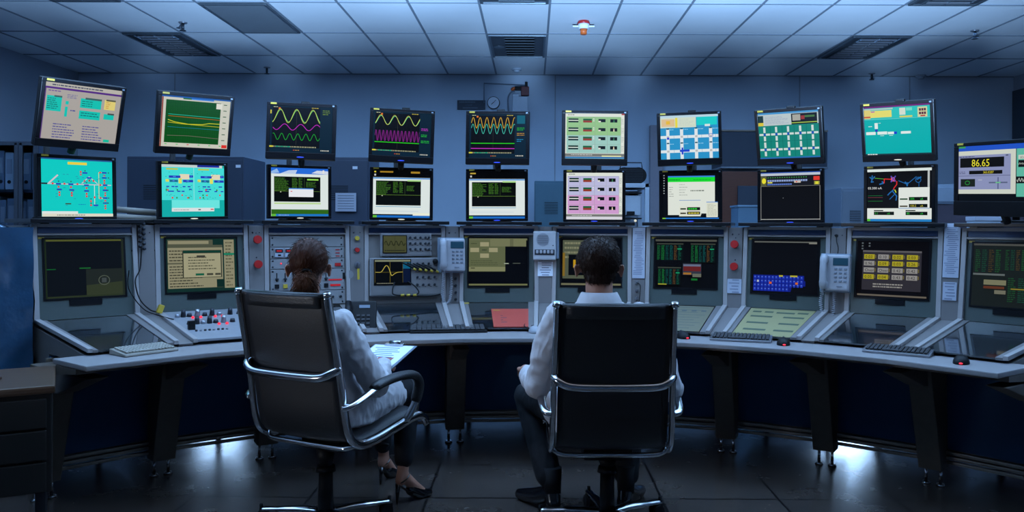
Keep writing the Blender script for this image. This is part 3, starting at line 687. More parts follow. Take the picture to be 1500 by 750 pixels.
# console 3: two oscilloscopes and leads
def scope(i, t0, t1, y0, y1, label, scr, sb, kx, ky, km):
    x0, x1, z0, z1 = fu(t0), fu(t1), fv(y1), fv(y0); b = bays[i]
    o = thing('oscilloscope', label, 'oscilloscope'); o.matrix_world = Matrix.Translation(b.location) @ Matrix.Rotation(b.rotation_euler.z, 4, 'Z') @ Matrix.Translation(FP((x0+x1)/2, (z0+z1)/2, .001)) @ Matrix.Rotation(-FA, 4, 'X')
    w_, h_ = x1-x0, z1-z0
    MB().box((0, -.02, 0), (w_, .04, h_), bev=.006).build('case', M['rackp'], o)
    MB().box((0, -.041, 0), (w_-.016, .003, h_-.014), bev=.001).build('front_plate', M['wedge'], o)
    sx0, sx1, sy0, sy1 = [-w_/2+w_*sb[0], -w_/2+w_*sb[1], h_/2-h_*sb[3], h_/2-h_*sb[2]]
    MB().box(((sx0+sx1)/2, -.044, (sy0+sy1)/2), (sx1-sx0+.012, .006, sy1-sy0+.012), bev=.003).build('screen_frame', M['blackg'], o)
    scr.build('display', M['crt'], o, lambda x, z, l: ((sx0+sx1)/2+x*(sx1-sx0), -.0475-l, (sy0+sy1)/2+z*(sy1-sy0)))
    for a in kx:
        for c in ky: MB().cyl((-w_/2+w_*a, -.043, h_/2-h_*c), (-w_/2+w_*a, -.056, h_/2-h_*c), .0085, .0070, 14).build('knob', km, o)
    mb = MB()
    for a in kx:
        for c in ky: mb.box((-w_/2+w_*a+.014, -.0435, h_/2-h_*c-.012), (.008, .002, .004))
    mb.build('key_marks', M['sprk'], o)
    return o
s = S(); s.R(0, 0, 1, 1, (84, 88, 54)); s.R(0, .5, 1, .52, (50, 54, 36)).R(.5, 0, .51, 1, (50, 54, 36)); s.wave(.05, .95, .45, .14, 4, 0, .04, (48, 52, 30)); s.dash(.05, .82, .95, .96, 1, (46, 50, 32), 2, .6)
scope(3, .19, .82, .105, .40, 'smaller oscilloscope with a dull green screen, above the other', s, (.06, .50, .13, .84), (.58, .68, .78, .88, .95), (.2, .45, .7), M['sprk'])
s = S(); s.R(0, 0, 1, 1, (5, 7, 8)).R(0, 0, 1, .07, (150, 158, 130)).R(.79, .1, 1, .36, (20, 110, 150)).R(.79, .36, 1, .93, (12, 26, 60)).R(.0, .5, .79, .51, (140, 130, 40)).R(.42, .07, .43, .93, (140, 130, 40)).R(0, .07, .01, .93, (110, 100, 30)).R(.78, .07, .79, .93, (110, 100, 30))
cv = [(.02, .5), (.16, .5), (.22, .42), (.28, .28), (.33, .23), (.38, .30), (.43, .50), (.46, .62), (.49, .64), (.55, .57), (.65, .51), (.78, .50)]
s.line([tuple(v[:2]) for v in smooth_path([(a, b, 0) for a, b in cv])], .02, (220, 200, 90)); s.dash(.05, .93, .75, .99, 1, (150, 150, 130), 4)
scope(3, .06, .94, .42, .90, 'larger oscilloscope with a yellow pulse on its black screen', s, (.07, .56, .06, .70), (.66, .74, .82, .90), (.16, .32, .52, .72), M['sprk'])
b3 = bays[3]; BM = Matrix.Translation(b3.location) @ Matrix.Rotation(b3.rotation_euler.z, 4, 'Z')
def bay_thing(i, name, label, cat, group=None):
    o = thing(name, label, cat, bays[i].location, bays[i].rotation_euler.z, group); return o
o = bay_thing(3, 'test_probes', 'bundle of black probes with yellow tips hanging on the oscilloscopes', 'probe')
for j in range(5):
    x = fu(.50+j*.07); z = .235-j*.004
    MB().tube([FP(x-.03, z+.028, .055), FP(x+.01, z+.01, .062), FP(x+.05, z-.014, .06)], [.004, .006, .005], 8).build('probe', M['black'], o)
    MB().tube([FP(x+.045, z-.012, .061), FP(x+.062, z-.022, .06)], .0075, 8).build('tip', M['yellow'], o)
MB().ball(FP(fu(.86), .268, .06), .018).build('plug', M['black'], o)
o = bay_thing(3, 'test_lead', 'looped black test lead with yellow plugs across the larger oscilloscope', 'cable')
mb = MB(); mb.tube([FP(*v) for v in smooth_path([(fu(.36), .135, .05), (fu(.33), .08, .07), (fu(.36), .055, .075), (fu(.55), .048, .075), (fu(.8), .045, .06), (fu(.92), .055, .045)])], .0045, 8); mb.build('lead', M['black'], o)
mb = MB(); mb.tube([FP(*v) for v in smooth_path([(fu(.52), .14, .05), (fu(.6), .11, .07), (fu(.65), .07, .075), (fu(.60), .05, .075)])], .0045, 8); mb.build('lead', M['black'], o)
for t_ in (.43, .50, .58): MB().tube([FP(fu(t_), .05, .075), FP(fu(t_)+.022, .052, .078)], .008, 8).build('plug', M['yellow'], o)

# console 1: knob panel on the slope
o = bays[1]
mb = MB(); pbox(mb, SP, -.89, .89, .02, SL-.01, -.004, .010); mb.bevel(.003); kp = mb.build('knob_panel', mat('pale_knob_panel', (.27, .27, .29), .4), o)
for r, (v, cols) in enumerate(((.16, (-.72, -.60, -.47, -.30, -.14, .02, .18, .42, .62, .8)), (.34, (-.66, -.5, -.36, -.22, -.08, .1, .30, .52, .72)), (.50, (-.70, -.60, -.5, -.4, -.3, -.2, -.1, 0)))):
    for j, a in enumerate(cols):
        big = r < 2; q = Vector(SP(a, v, .010)); e = Vector(SP(a, v, .050 if big and j % 2 else (.028 if big else .018)))
        kn = MB().cyl(q, e, .015 if big else .007, .011 if big else .006, 14).build('knob', M['sprk'] if (j+r) % 3 else M['silver'], kp)
        if (r, j) in ((0, 2), (0, 3), (0, 5), (0, 6), (1, 4), (1, 5), (1, 7)):
            MB().ball(SP(a+.03, v+.045, .014), .0085, seg=10).build('red_lamp', M['ledred'], kp)
MB().box(SP(-.75, .45, .03), (.035, .03, .05), bev=.004).build('toggle', M['black'], kp)
MB().box(SP(.52, .56, .018), (.03, .03, .018), bev=.003).build('yellow_key', M['yellow'], kp)
MB().box(SP(.72, .55, .018), (.035, .03, .018), bev=.003).build('black_key', M['black'], kp)

# sheets seen on the slopes
def slope_sheet(i, a0, a1, v0, v1, label, m, fn):
    o = bay_thing(i, 'plastic_sheet', label, 'sheet'); mb = MB(); pbox(mb, SP, a0, a1, v0, v1, .0022, .0032); mb.build('sheet', m, o)
    mb = MB(); fn(mb); return o, mb
def rows7(mb):
    for r in range(9): pbox(mb, SP, -.70+.04*(r % 2), .60-.1*(r % 3), .06+r*.065, .068+r*.065, .0033, .0036)
    for k in range(5): pbox(mb, SP, -.5+k*.24, -.38+k*.24, .13, .17, .0033, .0038)
o, mb = slope_sheet(6, -.74, .70, .02, SL-.02, 'dull yellow printed chart on the slope right of the seated man', mat('dull_yellow_sheet', (.19, .17, .11), .5, noise_amt=.1), rows7); mb.build('print', mat('faint_print', (.10, .12, .12), .6), o)
def rows8(mb):
    for (a0, a1, v) in ((-.66, -.46, .08), (-.38, -.18, .08), (-.10, .32, .09), (.38, .62, .08), (-.64, -.12, .20), (.14, .62, .20), (-.62, -.1, .36), (.16, .64, .36), (-.58, -.02, .52), (.18, .66, .52)):
        pbox(mb, SP, a0, a1, v, v+.035, .0033, .0038)
o, mb = slope_sheet(7, -.76, .72, .01, SL-.01, 'bright yellow chart with dark green bars on the slope by the black mouse', M['yelpaper'], rows8); mb.build('bars', M['inkg'], o)
o = bay_thing(4, 'red_folder', 'red sheet lying on the slope beside the white mouse', 'sheet')
mb = MB(); pbox(mb, SP, -.22, .74, .20, SL-.02, .003, .006); mb.build('cover', M['redpaper'], o)
mb = MB(); pbox(mb, SP, -.18, .0, .235, .25, .0062, .0066); mb.build('yellow_line', M['yellow'], o)
mb = MB()
for r in range(4): pbox(mb, SP, .0, .06+.1*(r % 2), .38+r*.055, .39+r*.055, .0062, .0066)
mb.build('print', M['ink'], o)
# posts with yellow hazard tag right of the wall phone
mb = MB(); pbox(mb, SP, -.88, -.76, .03, .06, .007, .009); mb.build('yellow_tag', M['yellow'], bays[4])

# worktop: one continuous surface
ang = [-52.6]+[theta(i)+PIT/2 for i in range(9)]+[54.6]
mb = MB()
def wp(th, R, z): return (R*sin(radians(th)), CY+R*cos(radians(th)), z)
Rf = lambda k: 2.41; Rb = lambda k: 2.735
top = []
for th in ang: top.append([wp(th, 2.405, .738), wp(th, 2.735, .738), wp(th, 2.735, .714), wp(th, 2.405, .714)])
vs = [[mb.bm.verts.new(q) for q in r] for r in top]
for a, b in zip(vs, vs[1:]):
    for k in range(4): mb.bm.faces.new((a[k], b[k], b[(k+1) % 4], a[(k+1) % 4]))
mb.bm.faces.new(vs[0]); mb.bm.faces.new(vs[-1][::-1])
wt = tag(mb.bevel(.005).build('worktop', M['desk']), 'long curved pale worktop running along all the consoles', 'worktop')
# dark under-beam of the worktop
mb = MB()
vs = [[mb.bm.verts.new(wp(th, R, z)) for R, z in ((2.50, .713), (2.70, .713), (2.70, .672), (2.50, .69))] for th in ang]
for a, b in zip(vs, vs[1:]):
    for k in range(4): mb.bm.faces.new((a[k], b[k], b[(k+1) % 4], a[(k+1) % 4]))
mb.bm.faces.new(vs[0]); mb.bm.faces.new(vs[-1][::-1]); mb.build('under_beam', M['leg'], wt)

# legs
LEGW = ['at the left end of the worktop', 'between first and second consoles from the left', 'left of the seated woman', 'between the two chairs, nearer the woman', 'between the two chairs in the middle', 'behind the seated man', 'right of the seated man, first one', 'right of the seated man, second one', 'right of the seated man, third one', 'right of the seated man, fourth one', 'at the right end of the worktop']
LEGW = ['at the far left end', 'between the two leftmost consoles', 'hidden partly by the woman\'s chair', 'right of the woman\'s chair back, behind her', 'standing midway between woman and man', 'straight behind the man', 'first right of the man\'s chair', 'second right of the man\'s chair', 'third right of the man\'s chair', 'fourth right of the man\'s chair', 'at the far right end']
for k in range(11):
    th = -45.42-PIT/2+PIT*k
    o = thing('desk_trestle', 'dark slanted trestle under the worktop, %s' % LEGW[k], 'leg', bloc(th), -radians(th), 'legs under the worktop')
    def L3(x, R, z): return (x, R-ROOT, z)
    pr = [(2.84, .668), (3.10, .668), (3.14, .09), (3.03, .09)]
    MB().prism([L3(-.058, R, z) for R, z in pr], [L3(.058, R, z) for R, z in pr]).bevel(.006).build('upright', M['leg'], o)
    pr = [(2.47, .668), (2.84, .668), (2.86, .55), (2.80, .56)]
    MB().prism([L3(-.045, R, z) for R, z in pr], [L3(.045, R, z) for R, z in pr]).bevel(.005).build('bracket', M['leg'], o)
    for sx in (-1, 1):
        MB().cyl(L3(sx*.036, 3.085, .012), L3(sx*.036, 3.085, .092), .008, .008, 12).cyl(L3(sx*.036, 3.085, 0), L3(sx*.036, 3.085, .014), .024, .018, 16).build('adjustable_foot', M['chrome'], o)
# small feet behind, under the housings
for i in range(10):
    for sx in (-1, 1):
        MB().cyl((sx*.2, .70, 0), (sx*.2, .70, .14), .02, .02, 12).build('rear_foot', M['sprk'], bays[i])

# ------------------------------------------------------------------ wedge fittings
def wedge_xf(i):                                         # frame at the foot of the corner panel right of console i
    th = theta(i)+PIT/2; return Matrix.Translation(bloc(th)) @ Matrix.Rotation(-radians(th), 4, 'Z'), th
def wthing(i, z, name, label, cat, group=None, x=0, out=0.003):
    m, th = wedge_xf(i); o = thing(name, label, cat, group=group)
    o.matrix_world = m @ Matrix.Translation(FP(x, z-.842, out)) @ Matrix.Rotation(-FA, 4, 'X'); return o
for i, z, lb in ((1, 1.255, 'upper red emergency button between the second and third consoles from the left'), (1, 1.105, 'lower red emergency button between the second and third consoles from the left'),
                 (6, 1.235, 'upper red emergency button on the panel right of the green-list console'), (6, 1.095, 'lower red emergency button on the panel right of the green-list console')):
    o = wthing(i, z, 'emergency_button', lb, 'button')
    MB().cyl((0, 0, 0), (0, -.03, 0), .020, .018).build('collar', M['wedge'], o)
    MB().cyl((0, -.03, 0), (0, -.045, 0), .014, .014).cyl((0, -.045, 0), (0, -.060, 0), .026, .024).build('push_cap', M['red'], o)
    MB().box((0, -.001, -.045), (.035, .003, .010)).build('red_label', M['red'], o)
    MB().ball((0, -.002, .045), .006, seg=10).build('lamp', M['sprk'], o)
for z, m_, lb in ((1.265, M['yellow'], 'round yellow push button between the meter console and the oscilloscopes'), (1.19, M['red'], 'small dark red push button below the yellow one')):
    o = wthing(2, z, 'push_button', lb, 'button'); MB().cyl((0, 0, 0), (0, -.01, 0), .022, .021).build('ring', M['silver'], o); MB().cyl((0, -.01, 0), (0, -.022, 0), .016, .014).build('cap', m_, o)
o = wthing(2, 1.095, 'key_switch', 'metal key switch with a hanging key below the yellow button', 'switch')
MB().cyl((0, 0, 0), (0, -.015, 0), .02).build('barrel', M['silver'], o); MB().box((0, -.025, -.005), (.006, .02, .03)).build('key', M['silver'], o)
MB().box((.003, -.03, -.06), (.014, .003, .07)).build('key_tag', M['yellow'], o); MB().cyl((-.05, 0, -.06), (-.05, -.006, -.06), .026).build('disc', M['rackp'], o)

def phone(i, z, x, label, cordside):
    o = wthing(i, z, 'wall_telephone', label, 'telephone', x=x, out=.02)
    MB().box((0, -.010, 0), (.175, .03, .23), bev=.008).build('wall_plate', M['cabgrey'], o)
    MB().box((.012, -.045, -.003), (.155, .05, .215), bev=.018, seg=4).build('body', M['phone'], o)
    mb = MB(); mb.tube(smooth_path([(-.052, -.085, .098), (-.052, -.098, .06), (-.052, -.102, 0), (-.052, -.098, -.06), (-.052, -.085, -.098)]), [.018]*3+[.022]*4+[.020]*11+[.022]*4+[.018]*3, 14, flat=.75, up=(0, 1, 0)); 
    mb.box((-.052, -.078, .078), (.046, .03, .045), bev=.012).box((-.052, -.078, -.078), (.046, .03, .045), bev=.012).build('handset', M['phone'], o)
    MB().box((.038, -.071, .062), (.085, .006, .045), bev=.0028).build('display', M['lcd'], o)
    for r in range(4):
        for c in range(3): MB().box((.012+c*.027, -.072, .020-r*.024), (.017, .007, .013), bev=.003).build('key', M['phonek'], o)
    MB().box((.035, -.072, -.083), (.03, .004, .006)).build('badge', M['phonek'], o)
    pts = []; n = 260
    path = smooth_path([(-.052, -.07, -.10), (-.062+cordside*.01, -.05, -.18), (-.055, -.03, -.27), (-.035, -.02, -.315), (-.01, -.025, -.29), (.0, -.03, -.20), (.0, -.03, -.11)], 10)
    for k in range(n+1):
        t = k/n*(len(path)-1); j = min(int(t), len(path)-2); q = path[j].lerp(path[j+1], t-j); a = k*1.15; pts.append(q+Vector((cos(a)*.009, sin(a)*.009, 0)))
    MB().tube(pts, .0028, 5).build('coiled_cord', M['phone'], o)
phone(3, 1.152, -.012, 'pale wall telephone beside the oscilloscopes', 1)
phone(7, 1.075, -.005, 'pale wall telephone on the right, left of the number-box console', -1)
mb = MB(); m7, _ = wedge_xf(7); o = thing('phone_cable', 'thin black cable hanging into the top of the right wall telephone', 'cable'); o.matrix_world = m7
mb.tube([FP(*v) for v in smooth_path([(-.012, .455, .012), (-.006, .42, .03), (.004, .38, .03), (.0, .34, .025)])], .003, 6).ball(FP(-.012, .458, .008), .01, seg=8); mb.build('wire', M['black'], o)
# intercom
o = wthing(4, 1.215, 'intercom_speaker', 'square pale intercom speaker between the two centre consoles', 'intercom', x=-.005, out=.005)
MB().box((0, -.03, 0), (.15, .06, .19), bev=.008).build('case', mat('ivory_plastic', (.40, .40, .42), .4), o)
MB().box((.085, -.022, .002), (.018, .044, .175), bev=.006).build('side_cover', M['cabgrey'], o)
gr = MB().cyl((-.012, -.060, .038), (-.012, -.063, .038), .042, .042, 32).build('speaker_grille', mat('grille_grey', (.26, .27, .30), .5), o)
mb = MB()
for k in range(9): mb.box((-.012, -.0635, .010+k*.007), (.07, .001, .0018))
mb.build('grille_slots', M['sprk'], gr)
MB().box((0, -.061, -.045), (.13, .004, .036)).build('button_panel', M['sprk'], o)
for k in range(5): MB().box((-.048+k*.024, -.065, -.042), (.017, .008, .022), bev=.003).build('button', M['phone'], o)
MB().ball((.055, -.061, .0), .004, seg=8).build('lamp', M['sprk'], o)
# papers on the corner panels
def notice(i, z, w_, h_, label, rows, x=0, tint='paper'):
    o = wthing(i, z, 'paper_notice', label, 'paper', x=x, out=.012); MB().box((0, -.001, 0), (w_, .002, h_)).build('sheet', M[tint], o)
    mb = MB(); r = random.Random(int(z*1000)+i)
    for k in range(rows): mb.box((r.uniform(-.1, .1)*w_, -.0026, h_*(.42-.84*k/max(rows-1, 1))), (w_*r.uniform(.45, .75), .001, h_/rows*.35))
    mb.build('print', mat('pale_print', (.20, .22, .30), .7), o); return o
notice(4, 1.065, .10, .095, 'small white notice below the intercom speaker', 6, .0, 'paperw')
notice(5, 1.175, .082, .33, 'long narrow list of small print on the panel right of the seated man', 26, 0)
notice(6, .975, .088, .09, 'small printed slip under the red buttons on the right', 5, 0)
notice(8, 1.225, .082, .30, 'tall narrow printed strip left of the rightmost console', 24, 0)
notice(8, 1.00, .07, .10, 'short pale strip under the tall one, left of the rightmost console', 6, 0)
o = wthing(5, .93, 'cable_hook', 'metal jacks with hanging leads right of the seated man', 'connector')
for k in range(3):
    MB().cyl((-.01, 0, .05-k*.05), (-.01, -.03, .05-k*.05), .012, .009, 12).build('jack', M['silver'], o)
MB().tube(smooth_path([(-.01, -.03, .05), (.015, -.04, .03), (.012, -.04, -.05), (0, -.02, -.09)]), .003, 6).build('lead', M['black'], o)
o = wthing(3, .93, 'cable_jacks', 'row of dark jacks below the wall telephone beside the oscilloscopes', 'connector', x=.02)
for k in range(4): MB().cyl((0, 0, .07-k*.045), (0, -.03, .07-k*.045), .010, .008, 12).build('jack', M['sprk'], o)
# chain and cables between console 0 and 1
o = wthing(0, 1.25, 'cable_chain', 'black beaded cable hanging from the top between the two leftmost consoles', 'cable')
mb = MB()
for k in range(12): mb.ball((-.035+(k % 2)*.02, -.02, .115-k*.014), (.011, .009, .010), seg=8)
mb.build('beads', M['sprk'], o)
mb = MB(); mb.tube(smooth_path([(-.03, -.02, -.03), (-.04, -.02, -.15), (-.07, -.03, -.22), (-.05, -.03, -.32), (.0, -.04, -.385), (.045, -.05, -.40)]), .0035, 6); mb.build('cable', M['black'], o)
mb = MB(); mb.tube(smooth_path([(-.10, -.03, -.16), (-.105, -.03, -.26), (-.04, -.05, -.375), (.03, -.09, -.42), (.06, -.25, -.45)]), .003, 6); mb.build('cable', M['black'], o)
MB().box((.05, -.05, -.385), (.03, .03, .05), Euler((0, .4, 0)), bev=.005).build('plug', M['yellow'], o)

# ------------------------------------------------------------------ monitors
def monitor(spec, name, label, content, upper, led=None, sticker=True, clip=False, wide=False, trayz=1.376):
    x, y, z, yaw, lean, roll, w, h = spec
    o = thing(name, label, 'monitor')
    o.matrix_world = Matrix.Translation((x, y, z)) @ Matrix.Rotation(radians(yaw), 4, 'Z') @ Matrix.Rotation(radians(lean), 4, 'X') @ Matrix.Rotation(radians(roll), 4, 'Y')
    bt, bs = (.020, .022); bb = .042 if upper else .016
    if wide: bt, bs, bb = .020, .028, .075
    MB().box((0, .022, 0), (w, .038, h), bev=.006).box((0, .055, -.02), (w*.62, .035, h*.62), bev=.012).build('casing', M['black'], o)
    mb = MB()
    mb.box((0, .001, h/2-bt/2), (w-.002, .008, bt-.002), bev=.002).box((0, .001, -h/2+bb/2), (w-.002, .008, bb-.002), bev=.002)
    for sx in (-1, 1): mb.box((sx*(w/2-bs/2), .001, (bb-bt)/2), (bs-.002, .008, h-bb-bt), bev=.002)
    mb.build('bezel', M['blackg'], o)
    s = Scr(w-2*bs, h-bt-bb); content(s); s.build('display', M['lcdscreen'], o, lambda a, c, l: (a, .001-l, c+(bb-bt)/2))
    if sticker: MB().box((-w/2+.04, -.0038, h/2-.008), (.035, .001, .010)).build('sticker', M['yellow'] , o)
    MB().box((w/2-.018, -.0038, h/2-.012), (.012, .001, .008)).build('badge', M['cabgrey'], o)
    if led: MB().ball((0, -.004, -h/2+(.012 if upper else .004)), (.022, .002, .0035)).build('status_light', M[led], o)
    if clip: MB().box((.02, .015, h/2+.005), (.05, .03, .014), bev=.004).build('clip', M['black'], o)
    inv = o.matrix_world.inverted()
    if upper:                                             # pole rising behind the lower monitor
        r = Vector((x, y-CY, 0)); d = r.normalized(); base = Vector((0, CY, 0))+d*3.70; 
        if wide: base = Vector((x, y, 0))+d*.25
        up = Vector((base.x, base.y, z-.02)); mb = MB(); mb.T = inv.copy()
        mb.cyl((base.x, base.y, trayz), up, .017, .017, 16).cyl((base.x, base.y, trayz), (base.x, base.y, trayz+.012), .07, .065, 24); mb.build('pole', M['black'], o)
        mb = MB(); mb.T = inv.copy(); bk = o.matrix_world @ Vector((0, .06, -.02)); mb.cyl(up, bk, .018, .018, 12); mb.build('arm', M['black'], o)
        mb = MB(); mb.T = inv.copy(); q0 = o.matrix_world @ Vector((0, .045, -h/2+.03)); q1 = o.matrix_world @ Vector((0, .075, -h/2-.035)); mb.cyl(q0, q1, .022, .018, 14); mb.build('neck', M['black'], o)
    else:
        mb = MB(); mb.T = inv.copy(); q = o.matrix_world @ Vector((0, .10, 0)); q2 = o.matrix_world @ Vector((0, .07, -.02))
        mb.box((q.x, q.y, (trayz+z)/2), (.05, .02, z-trayz-.02), Euler((0, 0, radians(yaw)))).cyl(q2, (q.x, q.y, z-.02), .02, .02).cyl((q.x, q.y, trayz), (q.x, q.y, trayz+.012), .10, .09, 28); mb.build('stand', M['black'], o)
    return o
RD = (225, 60, 60); BL = (40, 60, 190); W_ = (225, 235, 232)
def cU1(s):
    g = (172, 166, 160); s.R(0, 0, 1, 1, g).R(0, 0, 1, .07, (186, 182, 172)).R(0, .075, 1, .11, (84, 40, 130)).R(0, .11, .012, 1, (84, 50, 120))
    s.dash(.08, .015, .75, .06, 1, (80, 84, 100), 2, .5).dash(.04, .125, .24, .16, 1, (110, 80, 150), 3)
    c = (20, 196, 180)
    for (a, b, d, e) in ((.03, .23, .22, .50), (.27, .30, .31, .36), (.27, .40, .305, .58), (.46, .22, .74, .39), (.46, .44, .74, .59), (.79, .46, .93, .56)): s.R(a, b, d, e, c)
    s.R(.78, .20, .93, .38, (226, 208, 120)); s.R(.12, .22, .22, .25, (60, 100, 100)).R(.52, .20, .74, .235, (60, 100, 100)).R(.80, .19, .93, .22, (90, 90, 70)).R(.84, .44, .93, .47, (70, 80, 80))
    s.dash(.04, .26, .18, .47, 6, (20, 110, 110), 4, .4).dash(.48, .25, .62, .37, 3, (20, 110, 110), 5, .35).dash(.48, .46, .72, .55, 2, (20, 100, 110), 6, .35).dash(.80, .23, .86, .36, 4, (200, 120, 60), 6, .3)
    s.dash(.28, .17, .42, .25, 3, (80, 80, 160), 6, .3).dash(.34, .44, .42, .48, 1, (70, 70, 150), 7)
    s.dash(.14, .70, .42, .98, 6, (70, 70, 150), 8, .35).dash(.52, .70, .80, .98, 6, (70, 70, 150), 9, .35); s.R(.82, .93, .90, .98, (20, 190, 160))
def cL1(s):
    s.R(0, 0, 1, 1, (16, 208, 200)).R(0, 0, 1, .025, (40, 90, 150)).R(.36, .055, .63, .10, (236, 214, 70)); 
    pk = (214, 200, 210); s.line([(.0, .44), (.98, .44)], .014, pk); s.line([(.10, .43), (.22, .29)], .025, pk); s.line([(.54, .44), (.66, .30), (.78, .42)], .012, pk)
    s.line([(.80, .44), (.80, .22), (.90, .22)], .010, (226, 214, 140)); s.line([(.80, .44), (.80, .68), (.88, .68)], .010, (226, 214, 140)); s.line([(.735, .44), (.735, .80)], .012, (205, 225, 220))
    s.R(.0, .425, .08, .45, (30, 30, 40)).R(.32, .77, .40, .79, (60, 70, 40))
    def node(x, y, n): 
        s.R(x-.035, y-.012, x+.035, y+.014, BL)
        for k in range(n): s.R(x-.012, y+.035+k*.045, x+.013, y+.066+k*.045, RD)
    for x, y, n in ((.23, .44, 1), (.24, .535, 2), (.40, .44, 1), (.41, .54, 2), (.62, .45, 1), (.62, .55, 2), (.66, .32, 1), (.60, .235, 0), (.88, .22, 1), (.88, .31, 2), (.89, .44, 1), (.89, .53, 2), (.89, .67, 1), (.89, .76, 2), (.75, .80, 0)): node(x, y, n)
    for x, y in ((.15, .435), (.31, .435), (.49, .435), (.54, .22), (.54, .265), (.735, .66), (.68, .73), (.68, .80), (.82, .22), (.82, .44), (.82, .67), (.59, .38), (.72, .37)): s.R(x-.012, y-.016, x+.012, y+.016, RD)
    for x, y in ((.23, .395), (.40, .395), (.62, .405), (.60, .20), (.66, .36), (.68, .69), (.68, .765), (.94, .22), (.94, .31), (.93, .53), (.94, .67), (.93, .76)): s.R(x-.008, y-.01, x+.008, y+.01, (50, 80, 30))
    r = random.Random(4)
    for k in range(40): x = r.uniform(.15, .95); y = r.uniform(.2, .85); s.R(x, y, x+.03, y+.009, (40, 140, 170))
    s.R(.0, .91, .49, .95, W_).R(0, .95, 1, 1, (226, 224, 205)); s.dash(.2, .965, .8, .985, 1, (90, 100, 110), 4, .6).dash(.5, .78, .64, .80, 1, (20, 90, 190), 4)
def cU2(s):
    s.R(0, 0, 1, 1, (205, 206, 192)).R(0, 0, 1, .03, (30, 90, 170)).R(.3, .03, .66, .055, (40, 110, 50)).R(.42, .03, .75, .055, (60, 130, 220)).R(.06, .08, .86, .92, (12, 82, 24))
    for k in range(1, 24): s.R(.06+k*.0333, .08, .063+k*.0333, .92, (8, 64, 18))
    for k in range(1, 14): s.R(.06, .08+k*.06, .86, .083+k*.06, (8, 64, 18))
    s.line([(.1, .36), (.86, .38)], .010, (40, 190, 160)).line([(.1, .395), (.86, .42)], .010, (180, 100, 30)).line([(.1, .47), (.2, .51), (.4, .54), (.6, .53), (.7, .50), (.86, .50)], .012, (215, 215, 40)).line([(.1, .52), (.3, .54), (.86, .56)], .010, (200, 190, 30)).line([(.1, .61), (.86, .62)], .008, (30, 130, 150)).line([(.1, .78), (.4, .77), (.86, .80)], .008, (120, 110, 100))
    s.R(.79, .09, .88, .20, (226, 226, 214)); 
    for k in range(7): s.R(.90, .10+k*.12, .95, .115+k*.12, (40, 90, 60))
    for k in range(6): s.R(.07+k*.16, .94, .10+k*.16, .955, (80, 200, 100) if k != 2 else (210, 40, 40))
    s.R(.91, .92, .99, .985, (220, 50, 40)).R(0, .03, .02, 1, (150, 70, 60))
def cL2(s):
    s.R(0, 0, 1, 1, (20, 176, 172)).R(.0, .05, 1, .68, (70, 226, 222)).R(0, 0, .97, .05, (200, 214, 212)).R(.56, .0, .92, .04, (30, 50, 160)).R(.15, .68, .92, .84, (110, 236, 230)).R(.15, .83, .83, .90, (226, 232, 232)).R(.50, .05, .505, .68, (200, 240, 240))
    s.R(.57, .855, .61, .875, (60, 60, 60)).R(.77, .85, .82, .87, RD).dash(.18, .855, .5, .88, 1, (150, 160, 160), 4, .5)
    for bx, sd in ((.01, 3), (.51, 9)):
        r = random.Random(sd); s.R(bx+.06, .07, bx+.24, .10, (190, 200, 70)); s.R(bx+.27, .18, bx+.42, .28, (232, 220, 190)).R(bx+.05, .28, bx+.1, .33, (220, 225, 90)).R(bx+.25, .26, bx+.30, .36, (230, 230, 100))
        for x, y, w_ in ((.10, .21, .18), (.42, .20, .06), (.11, .29, .13), (.32, .29, .16)): s.R(bx+x, y, bx+x+w_, y+.045, BL if w_ > .15 or w_ < .07 else (30, 110, 150)); s.R(bx+x+w_*.35, y+.01, bx+x+w_*.6, y+.03, (70, 140, 230))
        for k in range(14): x = bx+r.uniform(.03, .45); y = r.choice((.41, .46, .50)); s.R(x, y, x+.045, y+.022, BL)
        for k in range(9): x = bx+r.uniform(.03, .45); y = r.choice((.47, .57, .62)); s.R(x, y, x+.022, y+.03, RD if r.random() < .75 else (40, 150, 60))
        for k in range(26): x = bx+r.uniform(.03, .45); y = r.uniform(.12, .66); s.R(x, y, x+.02, y+.007, (40, 130, 110))
def scope_base(s):
    s.R(0, 0, 1, 1, (8, 34, 52)).R(.035, .035, .80, .90, BK)
    for k in range(1, 10): s.R(.035+k*.0765, .06, .037+k*.0765, .84, (22, 22, 22))
    for k in range(1, 8): s.R(.035, .05+k*.1, .80, .052+k*.1, (22, 22, 22))
    s.R(.42, .06, .424, .84, (60, 60, 50)); s.dash(.05, .02, .16, .04, 1, (190, 190, 150), 3, .8).dash(.66, .02, .8, .04, 1, (190, 170, 60), 3, .8); s.R(.13, .04, .16, .08, (230, 120, 40))
    s.dash(.0, .86, .8, .91, 1, (150, 150, 120), 6, .5).dash(.1, .87, .4, .90, 1, (30, 150, 120), 8, .8).R(0, .87, .06, .90, (220, 210, 60)); s.dash(.82, .93, .99, .97, 1, (190, 190, 180), 4, .6); s.R(.38, .95, .40, .965, (220, 70, 40)).dash(.41, .945, .52, .97, 1, (200, 140, 50), 3, .5)
def cU3(s):
    scope_base(s); s.wave(.04, .80, .22, .13, 2.9, -1.4, .012, (120, 220, 120)); s.wave(.04, .80, .22, .15, 2.9, -1.25, .010, (200, 210, 90)); s.wave(.05, .80, .46, .065, 2.9, 3.4, .012, (200, 40, 200)); s.wave(.05, .80, .67, .07, 5.8, 1.0, .012, (30, 160, 50))
    s.dash(.84, .06, .98, .18, 3, (110, 140, 50), 3, .4); s.R(.0, .10, .02, .18, (210, 200, 60))
